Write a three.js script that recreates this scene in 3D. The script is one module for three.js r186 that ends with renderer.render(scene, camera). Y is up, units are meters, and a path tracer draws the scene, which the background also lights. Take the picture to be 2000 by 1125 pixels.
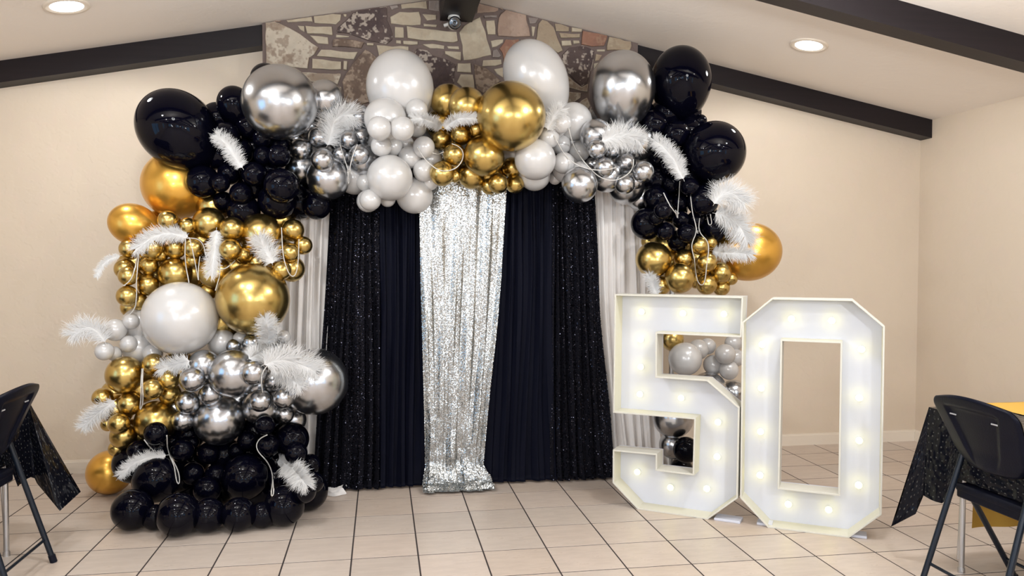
import * as THREE from 'three';
import { RoundedBoxGeometry } from 'three/addons/geometries/RoundedBoxGeometry.js';
import { mergeGeometries } from 'three/addons/utils/BufferGeometryUtils.js';

// ------------------------------------------------------------------ camera, sky, exposure
const scene = new THREE.Scene();
const camera = new THREE.PerspectiveCamera(2 * Math.atan(562.5 / 1530) * 180 / Math.PI, 2000 / 1125, 0.05, 60);
camera.rotation.order = 'YXZ';
camera.position.set(0, 1.4, 0);
camera.rotation.set(-0.03137462, -0.16568958, 0.00236405);
scene.background = new THREE.Color(0.33, 0.62, 1.0);          // plain blue daylight sky, seen only through the window openings
scene.backgroundIntensity = 15.0;
const renderer = new THREE.WebGLRenderer({ antialias: true });
renderer.toneMapping = THREE.LinearToneMapping;
renderer.toneMappingExposure = 0.208;
renderer.shadowMap.enabled = true;
const LAMP_POWER = 11, PENDANT_POWER = 24.5, PENDANT_GLOW = 60, LAMP_COLOR = new THREE.Color(0.985, 1.0, 1.0), LAMP_GLOW = 60;
const BULB_POWER = 0.026, BULB_COLOR = new THREE.Color(1.0, 0.83, 0.06), BULB_GLOW = 6.5;

// ------------------------------------------------------------------ helpers
let seed = 12345;
function rnd() { seed = (seed + 0x6D2B79F5) | 0; let t = Math.imul(seed ^ (seed >>> 15), 1 | seed); t = (t + Math.imul(t ^ (t >>> 7), 61 | t)) ^ t; return ((t ^ (t >>> 14)) >>> 0) / 4294967296; }
const rr = (a, b) => a + (b - a) * rnd();
const V = (x, y, z) => new THREE.Vector3(x, y, z);
const used = {};
function numbered(n) { const k = used[n] = (used[n] ?? -1) + 1; return k ? n + '_' + String(k).padStart(3, '0') : n; }
function shade(o) { o.castShadow = true; o.receiveShadow = true; return o; }
function part(name, geo, m, parent) { const o = shade(new THREE.Mesh(geo, m)); o.name = name; parent.add(o); return o; }
function thing(name, label, category, pos = [0, 0, 0], group) {
  const o = new THREE.Group(); o.name = numbered(name); o.position.set(...pos); scene.add(o);
  o.userData = { label, category }; if (group) o.userData.group = group; return o;
}
function single(name, geo, m, label, category, group) {
  const o = part(numbered(name), geo, m, scene); o.userData = { label, category }; if (group) o.userData.group = group; return o;
}
function struct(name, geo, m) { const o = part(name, geo, m, scene); o.userData = { kind: 'structure' }; return o; }
function box(w, h, d, x = 0, y = 0, z = 0) { const g = new THREE.BoxGeometry(w, h, d); g.translate(x, y, z); return g; }
function rbox(w, h, d, r, x = 0, y = 0, z = 0, s = 2) { const g = new RoundedBoxGeometry(w, h, d, s, r); g.translate(x, y, z); return g; }
function bar(a, b, r, n = 12) { const d = b.clone().sub(a), g = new THREE.CylinderGeometry(r, r, d.length(), n); g.applyQuaternion(new THREE.Quaternion().setFromUnitVectors(V(0, 1, 0), d.normalize())); g.translate((a.x + b.x) / 2, (a.y + b.y) / 2, (a.z + b.z) / 2); return g; }
const merge = (l) => mergeGeometries(l.map((g) => g.index ? g.toNonIndexed() : g));
function poly(pts, depth, bevel = 0, seg = 1) {
  const s = new THREE.Shape(pts.map((p) => new THREE.Vector2(p[0], p[1])));
  return new THREE.ExtrudeGeometry(s, { depth, bevelEnabled: bevel > 0, bevelThickness: bevel, bevelSize: bevel, bevelOffset: -bevel, bevelSegments: seg, curveSegments: 8 });
}
function surface(fn, nu, nv) {   // a sheet from fn(u, v) -> Vector3, with uv in metres along both ways
  const pos = [], uv = [], idx = [];
  for (let j = 0; j <= nv; j++) for (let i = 0; i <= nu; i++) { const p = fn(i / nu, j / nv); pos.push(p.x, p.y, p.z); uv.push(i / nu, j / nv); }
  for (let j = 0; j < nv; j++) for (let i = 0; i < nu; i++) { const a = j * (nu + 1) + i, b = a + 1, c = a + nu + 1, d = c + 1; idx.push(a, c, b, b, c, d); }
  const g = new THREE.BufferGeometry(); g.setAttribute('position', new THREE.Float32BufferAttribute(pos, 3)); g.setAttribute('uv', new THREE.Float32BufferAttribute(uv, 2)); g.setIndex(idx); g.computeVertexNormals(); return g;
}
// tiling value noise
const NH = (() => { const a = new Float32Array(65536); for (let i = 0; i < 65536; i++) a[i] = rnd(); return a; })();
function vnoise(x, y, per) {
  const xi = Math.floor(x), yi = Math.floor(y), fx = x - xi, fy = y - yi, sx = fx * fx * (3 - 2 * fx), sy = fy * fy * (3 - 2 * fy);
  const h = (a, b) => NH[((((a % per) + per) % per) * 131 + (((b % per) + per) % per) * 2377 + per * 17) & 65535];
  return (h(xi, yi) * (1 - sx) + h(xi + 1, yi) * sx) * (1 - sy) + (h(xi, yi + 1) * (1 - sx) + h(xi + 1, yi + 1) * sx) * sy;
}
function fbm(x, y, per, oct) { let s = 0, a = 0.5, t = 0; for (let o = 0; o < oct; o++) { s += a * vnoise(x, y, per); t += a; x = x * 2 + 3; y = y * 2 + 7; per *= 2; a *= 0.55; } return s / t; }
function texture(n, fn, srgb, repeat = [1, 1]) {
  const d = new Uint8Array(n * n * 4);
  for (let j = 0; j < n; j++) for (let i = 0; i < n; i++) { const c = fn(i / n, j / n), k = (j * n + i) * 4; for (let q = 0; q < 3; q++) d[k + q] = Math.max(0, Math.min(255, 255 * (Array.isArray(c) ? c[q] : c))); d[k + 3] = 255; }
  const t = new THREE.DataTexture(d, n, n); t.wrapS = t.wrapT = THREE.RepeatWrapping; t.magFilter = THREE.LinearFilter; t.minFilter = THREE.LinearMipmapLinearFilter; t.generateMipmaps = true;
  if (srgb) t.colorSpace = THREE.SRGBColorSpace; t.repeat.set(...repeat); t.needsUpdate = true; return t;
}
const mix3 = (a, b, t) => a.map((v, i) => v + (b[i] - v) * t);
const sst = (a, b, x) => { const t = Math.max(0, Math.min(1, (x - a) / (b - a))); return t * t * (3 - 2 * t); };
const enc = (c) => c.map((v) => v <= 0.0031308 ? 12.92 * v : 1.055 * v ** (1 / 2.4) - 0.055);
const lin = (r, g, b) => new THREE.Color(r, g, b);
const std = (o) => new THREE.MeshStandardMaterial(o), phy = (o) => new THREE.MeshPhysicalMaterial(o);

// ------------------------------------------------------------------ materials
const knock = texture(512, (u, v) => { const a = fbm(u * 22, v * 22, 22, 3), b = fbm(u * 60 + 9, v * 60, 60, 2); return 0.55 * sst(0.46, 0.62, a) + 0.25 * b; }, false, [0.8, 0.8]);
const wallTone = texture(256, (u, v) => { const n = fbm(u * 6, v * 6, 6, 4); return enc(mix3([0.655, 0.555, 0.445], [0.69, 0.585, 0.47], n)); }, true, [0.4, 0.4]);
const M = {
  wall: std({ map: wallTone, roughness: 0.72, bumpMap: knock, bumpScale: 0.0011 }),
  ceiling: std({ color: lin(0.88, 0.815, 0.75), roughness: 0.9, bumpMap: knock, bumpScale: 0.0006 }),
  trim: std({ color: lin(0.78, 0.7, 0.6), roughness: 0.5 }),
  grout: std({ color: lin(0.028, 0.02, 0.019), roughness: 0.95 }),
  mortar: std({ color: lin(0.15, 0.112, 0.1), roughness: 1, bumpMap: knock, bumpScale: 0.004 }),
  black: phy({ color: lin(0.0012, 0.0012, 0.004), roughness: 0.04, ior: 1.25 }),
  gold: phy({ color: lin(0.56, 0.4, 0.13), metalness: 1, roughness: 0.26, clearcoat: 0.25, clearcoatRoughness: 0.12 }),
  goldsatin: phy({ color: lin(0.72, 0.4, 0.07), metalness: 0.85, roughness: 0.32, clearcoat: 0.3, clearcoatRoughness: 0.15 }),
  silver: phy({ color: lin(0.53, 0.54, 0.56), metalness: 1, roughness: 0.24, clearcoat: 0.25, clearcoatRoughness: 0.1 }),
  pearl: phy({ color: lin(0.66, 0.645, 0.635), roughness: 0.24, metalness: 0.1, transmission: 0.2, thickness: 0, clearcoat: 0.5, clearcoatRoughness: 0.2, side: THREE.DoubleSide }),
  feather: std({ color: lin(0.66, 0.655, 0.65), roughness: 1, side: THREE.DoubleSide }),
  bead: phy({ color: lin(0.62, 0.6, 0.57), roughness: 0.25, clearcoat: 0.6 }),
  whiteBoard: std({ color: lin(0.585, 0.605, 0.69), roughness: 0.55 }),
  creamBoard: std({ color: lin(0.6, 0.585, 0.52), roughness: 0.55 }),
  silverCloth: std({ color: lin(0.24, 0.25, 0.25), roughness: 0.6, side: THREE.DoubleSide }),
  sequinSilver: std({ color: lin(0.54, 0.565, 0.57), metalness: 1, roughness: 0.26, side: THREE.DoubleSide }),
  blackCloth: phy({ color: lin(0.0025, 0.003, 0.008), roughness: 0.6, ior: 1.15, side: THREE.DoubleSide }),
  sequinCloth: phy({ color: lin(0.003, 0.003, 0.006), roughness: 0.8, ior: 1.2, side: THREE.DoubleSide }),
  sequinBlack: std({ color: lin(0.03, 0.03, 0.04), metalness: 1, roughness: 0.16, side: THREE.DoubleSide }),
  sheer: phy({ color: lin(0.9, 0.87, 0.85), roughness: 1, transmission: 0.25, thickness: 0, side: THREE.DoubleSide }),
  pole: std({ color: lin(0.5, 0.5, 0.5), metalness: 0.9, roughness: 0.35 }),
  plastic: phy({ color: lin(0.0042, 0.005, 0.0115), roughness: 0.36, ior: 1.2, bumpMap: texture(256, (u, v) => fbm(u * 40, v * 40, 40, 2), false, [3, 3]), bumpScale: 0.0004 }),
  tube: phy({ color: lin(0.006, 0.01, 0.018), roughness: 0.25, ior: 1.4 }),
  chrome: std({ color: lin(0.6, 0.61, 0.63), metalness: 1, roughness: 0.28 }),
  tableWood: std({ color: lin(0.4, 0.38, 0.35), roughness: 0.6 }),
  goldCloth: std({ color: lin(0.62, 0.36, 0.05), roughness: 0.55, side: THREE.DoubleSide }),
  camWhite: std({ color: lin(0.7, 0.7, 0.68), roughness: 0.4 }),
  lens: phy({ color: lin(0.006, 0.006, 0.007), roughness: 0.12, clearcoat: 1 }),
  slot: std({ color: lin(0.5, 0.5, 0.52), roughness: 0.4 }),
  glass: phy({ color: lin(1, 1, 1), roughness: 0, transmission: 1, thickness: 0 }),
  lampGlow: std({ color: lin(0.9, 0.9, 0.9), emissive: LAMP_COLOR.clone(), emissiveIntensity: LAMP_GLOW, roughness: 0.4 }),
  pendantGlow: std({ color: lin(0.9, 0.9, 0.9), emissive: LAMP_COLOR.clone(), emissiveIntensity: PENDANT_GLOW, roughness: 0.4 }),
  bulbGlow: std({ color: lin(0.9, 0.88, 0.7), emissive: lin(1.0, 0.96, 0.4), emissiveIntensity: BULB_GLOW, roughness: 0.3 }),
};
const woodTex = texture(256, (u, v) => { const g = fbm(u * 4, v * 60, 4, 3), h = fbm(u * 3 + 5, v * 9, 3, 3); return enc(mix3([0.006, 0.004, 0.006], [0.014, 0.01, 0.012], 0.6 * g + 0.4 * h)); }, true, [0.7, 1.6]);
M.beam = phy({ map: woodTex, roughness: 0.45, ior: 1.35 });
const tileTex = texture(1024, (u, v) => {
  const s = fbm(u * 10, v * 44, 10, 5), c = fbm(u * 14 + 4, v * 14, 14, 3), f = fbm(u * 90, v * 130, 90, 2);
  let k = mix3([0.485, 0.41, 0.355], [0.565, 0.483, 0.42], 0.55 * sst(0.3, 0.7, s) + 0.45 * c);
  k = mix3(k, [0.36, 0.28, 0.22], 0.4 * sst(0.6, 0.78, s) * sst(0.45, 0.7, f)); return enc(k);
}, true);
const tileMats = [[1, 1, 1], [0.95, 0.95, 0.95], [1.05, 1.03, 1.02], [1, 0.97, 0.94]].map((c) => std({ map: tileTex, color: lin(...c), roughness: 0.36 }));
function stoneTex(base, patch, fleck, pa, fa) {
  const o = rnd() * 50;
  return texture(256, (u, v) => {
    const a = fbm(u * 5 + o, v * 5, 5, 5), b = fbm(u * 13, v * 13 + o, 13, 3), c = fbm(u * 30 + o, v * 30, 30, 2), d = fbm(u * 8, v * 8 + o * 2, 8, 4);
    let k = mix3(base, base.map((x) => x * 0.78), b); k = mix3(k, patch, pa * sst(0.47, 0.6, a)); k = mix3(k, fleck, fa * sst(0.54, 0.64, 0.5 * c + 0.5 * d)); return enc(k);
  }, true, [1.6, 1.6]);
}
const stoneBump = texture(256, (u, v) => 0.7 * fbm(u * 9, v * 9, 9, 4) + 0.3 * fbm(u * 34, v * 34, 34, 2), false, [2, 2]);
const stoneTone = {
  pale: [[0.5, 0.43, 0.325], [0.38, 0.3, 0.21], [0.25, 0.2, 0.15], 0.45, 0.15], mottled: [[0.52, 0.45, 0.36], [0.25, 0.18, 0.13], [0.2, 0.14, 0.1], 0.75, 0.6],
  dark: [[0.1, 0.068, 0.062], [0.055, 0.036, 0.036], [0.48, 0.41, 0.34], 0.7, 0.75], brown: [[0.22, 0.155, 0.115], [0.12, 0.08, 0.06], [0.42, 0.33, 0.25], 0.8, 0.5],
  pinkish: [[0.4, 0.29, 0.225], [0.28, 0.19, 0.14], [0.22, 0.14, 0.11], 0.7, 0.3], red: [[0.3, 0.15, 0.1], [0.2, 0.1, 0.07], [0.36, 0.24, 0.16], 0.6, 0.35],
  tan: [[0.4, 0.325, 0.23], [0.3, 0.22, 0.15], [0.2, 0.14, 0.1], 0.6, 0.3], grey: [[0.3, 0.25, 0.225], [0.2, 0.16, 0.14], [0.36, 0.31, 0.27], 0.6, 0.3],
};
const stoneMats = {}; for (const k in stoneTone) stoneMats[k] = std({ map: stoneTex(...stoneTone[k]), roughness: 0.85, bumpMap: stoneBump, bumpScale: k === 'dark' || k === 'brown' ? 0.014 : 0.006 });
const clothTex = texture(1024, (u, v) => {   // printed metallic dots on black plastic film, denser towards the hem print
  let k = [0.004, 0.0042, 0.007]; const n = 26, x = u * n, y = v * n, i = Math.floor(x), j = Math.floor(y), h = NH[(i * 131 + j * 517) & 65535];
  const cx = i + 0.5 + (h - 0.5) * 0.5, cy = j + 0.5 + (NH[(i * 37 + j * 911) & 65535] - 0.5) * 0.5, r = Math.hypot(x - cx, y - cy);
  if (r < 0.09 + 0.06 * h) k = [0.06, 0.058, 0.056]; return enc(k);
}, true);
M.plasticCloth = phy({ map: clothTex, roughness: 0.13, ior: 1.25, bumpMap: texture(256, (u, v) => fbm(u * 7, v * 7, 7, 3), false, [1.5, 1.5]), bumpScale: 0.012, side: THREE.DoubleSide });

// ------------------------------------------------------------------ room shell
const XL = -3.2, XR = 4.188, ZB = -5.58, ZF = 7.0, RX = 0.5, RY = 3.225, SL = 0.193, T = 0.15;
const ceilY = (x) => RY - SL * Math.abs(x - RX);
const gable = [[XL - T, -0.1], [XR + T, -0.1], [XR + T, ceilY(XR + T) + 0.1], [RX, RY + 0.1], [XL - T, ceilY(XL - T) + 0.1]];
{ const g = poly(gable, T); g.translate(0, 0, ZB - T); struct('wall_back', g, M.wall); }
function holed(w, h, holes) { const s = new THREE.Shape([[0, 0], [w, 0], [w, h], [0, h]].map((p) => new THREE.Vector2(...p))); for (const [a, b, c, d] of holes) s.holes.push(new THREE.Path([[a, b], [a, d], [c, d], [c, b]].map((p) => new THREE.Vector2(...p)))); return new THREE.ExtrudeGeometry(s, { depth: T, bevelEnabled: false }); }
function windowUnit(n, x, z, W, turn) {
  const w = new THREE.Group(), H = WY[1] - WY[0]; w.name = 'window_' + n; w.userData = { kind: 'structure' }; w.position.set(x, (WY[0] + WY[1]) / 2, z); w.rotation.y = turn; scene.add(w);
  part('window_frame', merge([box(0.06, 0.06, W, 0, H / 2 - 0.03, 0), box(0.06, 0.06, W, 0, -H / 2 + 0.03, 0), box(0.06, H, 0.06, 0, 0, W / 2 - 0.03), box(0.06, H, 0.06, 0, 0, -W / 2 + 0.03), box(0.05, H, 0.04, 0, 0, 0)]), M.trim, w);
  part('window_pane', box(0.006, H - 0.1, W - 0.1), M.glass, w);
}
const leftWindows = [[-3.1, -1.5], [0.6, 2.2], [4.2, 5.8]], WY = [0.75, 2.15];
{
  const L = ZF - ZB, h = ceilY(XL) + 0.05;
  const g = holed(L, h, leftWindows.map(([a, b]) => [a - ZB, WY[0], b - ZB, WY[1]])); g.rotateY(-Math.PI / 2); g.translate(XL, 0, ZB); struct('wall_left', g, M.wall);
  leftWindows.forEach(([a, b], i) => windowUnit(1 + i, XL - 0.07, (a + b) / 2, b - a, 0));
}
const rightWindows = [[0.4, 2.0], [3.8, 5.4]], frontWindows = [[-2.4, -0.4], [1.4, 3.4]];
{
  const g = holed(ZF - ZB, ceilY(XR) + 0.05, rightWindows.map(([a, b]) => [a - ZB, WY[0], b - ZB, WY[1]])); g.rotateY(-Math.PI / 2); g.translate(XR + T, 0, ZB); struct('wall_right', g, M.wall);
  rightWindows.forEach(([a, b], i) => windowUnit(4 + i, XR + 0.07, (a + b) / 2, b - a, 0));
}
{
  const s = new THREE.Shape(gable.map((p) => new THREE.Vector2(...p))); for (const [a, b] of frontWindows) s.holes.push(new THREE.Path([[a, WY[0]], [a, WY[1]], [b, WY[1]], [b, WY[0]]].map((p) => new THREE.Vector2(...p))));
  const g = new THREE.ExtrudeGeometry(s, { depth: T, bevelEnabled: false }); g.translate(0, 0, ZF); struct('wall_front', g, M.wall);
  frontWindows.forEach(([a, b], i) => windowUnit(6 + i, (a + b) / 2, ZF + 0.07, b - a, Math.PI / 2));
}
{
  const sec = [[XL - T, ceilY(XL - T)], [RX, RY], [XR + T, ceilY(XR + T)], [XR + T, ceilY(XR + T) + 0.15], [RX, RY + 0.15], [XL - T, ceilY(XL - T) + 0.15]];
  const g = poly(sec, ZF - ZB + 2 * T); g.translate(0, 0, ZB - T); struct('ceiling', g, M.ceiling);
}
// roof beams: a slanted bar hangs under each slope; the ridge beam runs along the top
function rafter(name, x0, x1, z0, z1, drop) { const g = poly([[x0, ceilY(x0) - drop], [x1, ceilY(x1) - drop], [x1, ceilY(x1) + 0.02], [x0, ceilY(x0) + 0.02]], z1 - z0); g.translate(0, 0, z0); struct(name, g, M.beam); }
rafter('trim_1', XL, -0.775, ZB, ZB + 0.13, 0.137);
rafter('trim_2', 1.818, XR, ZB, ZB + 0.13, 0.14);
let tn = 3; for (const z of [-3.93, -2.41, -0.89, 0.63, 2.15, 3.67, 5.19]) { rafter('trim_' + tn++, 0.62, XR, z, z + 0.13, 0.145); rafter('trim_' + tn++, XL, 0.4, z, z + 0.13, 0.145); }
struct('trim_' + tn++, box(0.22, 0.22, ZF + 5.39, 0.51, 3.16, (ZF - 5.39) / 2), M.beam);
{
  const g = merge([box(-0.775 - XL, 0.075, 0.018, (XL - 0.775) / 2, 0.0375, ZB + 0.009), box(-0.775 - XL, 0.012, 0.01, (XL - 0.775) / 2, 0.081, ZB + 0.005)]); struct('baseboard_back_left', g, M.trim);
  struct('baseboard_back_right', merge([box(XR - 1.818, 0.075, 0.018, (XR + 1.818) / 2, 0.0375, ZB + 0.009), box(XR - 1.818, 0.012, 0.01, (XR + 1.818) / 2, 0.081, ZB + 0.005)]), M.trim);
  struct('baseboard_right', merge([box(0.018, 0.075, ZF - ZB - 0.02, XR - 0.009, 0.0375, (ZF + ZB) / 2 + 0.01), box(0.01, 0.012, ZF - ZB - 0.02, XR - 0.005, 0.081, (ZF + ZB) / 2 + 0.01)]), M.trim);
  struct('baseboard_left', merge([box(0.018, 0.075, ZF - ZB - 0.02, XL + 0.009, 0.0375, (ZF + ZB) / 2 + 0.01), box(0.01, 0.012, ZF - ZB - 0.02, XL + 0.005, 0.081, (ZF + ZB) / 2 + 0.01)]), M.trim);
}
// floor: dark grout bed carrying square tiles; the tiles in view are single pieces, those beyond are joined
{
  const P = 0.31352, GX = -0.455, GZ = -4.67918, gap = 0.0075, W = P - gap;
  const floor = struct('floor', box(XR - XL + 2 * T, 0.12, ZF - ZB + 2 * T, (XR + XL) / 2, -0.061, (ZF + ZB) / 2), M.grout);
  const variants = [];
  for (let k = 0; k < 9; k++) {
    const s = W / 2, g = new THREE.ExtrudeGeometry(new THREE.Shape([[-s, -s], [s, -s], [s, s], [-s, s]].map((p) => new THREE.Vector2(...p))), { depth: 0.006, bevelEnabled: true, bevelThickness: 0.0006, bevelSize: 0.0006, bevelOffset: -0.0006, bevelSegments: 1 });
    g.rotateX(-Math.PI / 2); g.translate(0, -0.0066, 0);
    const p = g.attributes.position, u = g.attributes.uv, ox = (k % 3) / 3 + rr(0, 0.05), oy = Math.floor(k / 3) / 3 + rr(0, 0.05);
    for (let i = 0; i < p.count; i++) u.setXY(i, ox + p.getX(i) / 1.05, oy + p.getZ(i) / 1.05); variants.push(g);
  }
  const far = []; let n = 0;
  for (let c = -12; c < 18; c++) for (let r = -3; r < 40; r++) {
    const x = GX + (c + 0.5) * P, z = GZ + (r + 0.5) * P; if (x < XL - P / 2 || x > XR + P / 2 || z > ZF) continue;
    const v = variants[Math.floor(rnd() * 9)];
    const inView = z < -2.75 && Math.atan2(x, -z) > -0.44 && Math.atan2(x, -z) < 0.78;
    if (inView) { const t = part(n ? 'tile_' + String(n).padStart(3, '0') : 'tile', v, tileMats[Math.floor(rnd() * 4)], floor); t.position.set(x, 0, z); n++; }
    else { const g = new THREE.PlaneGeometry(W, W); g.rotateX(-Math.PI / 2); g.translate(x, 0, z); { const u = g.attributes.uv, ox = rnd(), oy = rnd(); for (let i = 0; i < u.count; i++) u.setXY(i, ox + u.getX(i) * 0.29, oy + u.getY(i) * 0.29); } far.push(g); }
  }
  part('far_tiles', mergeGeometries(far), tileMats[0], floor).userData.kind = 'stuff';
}
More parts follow.
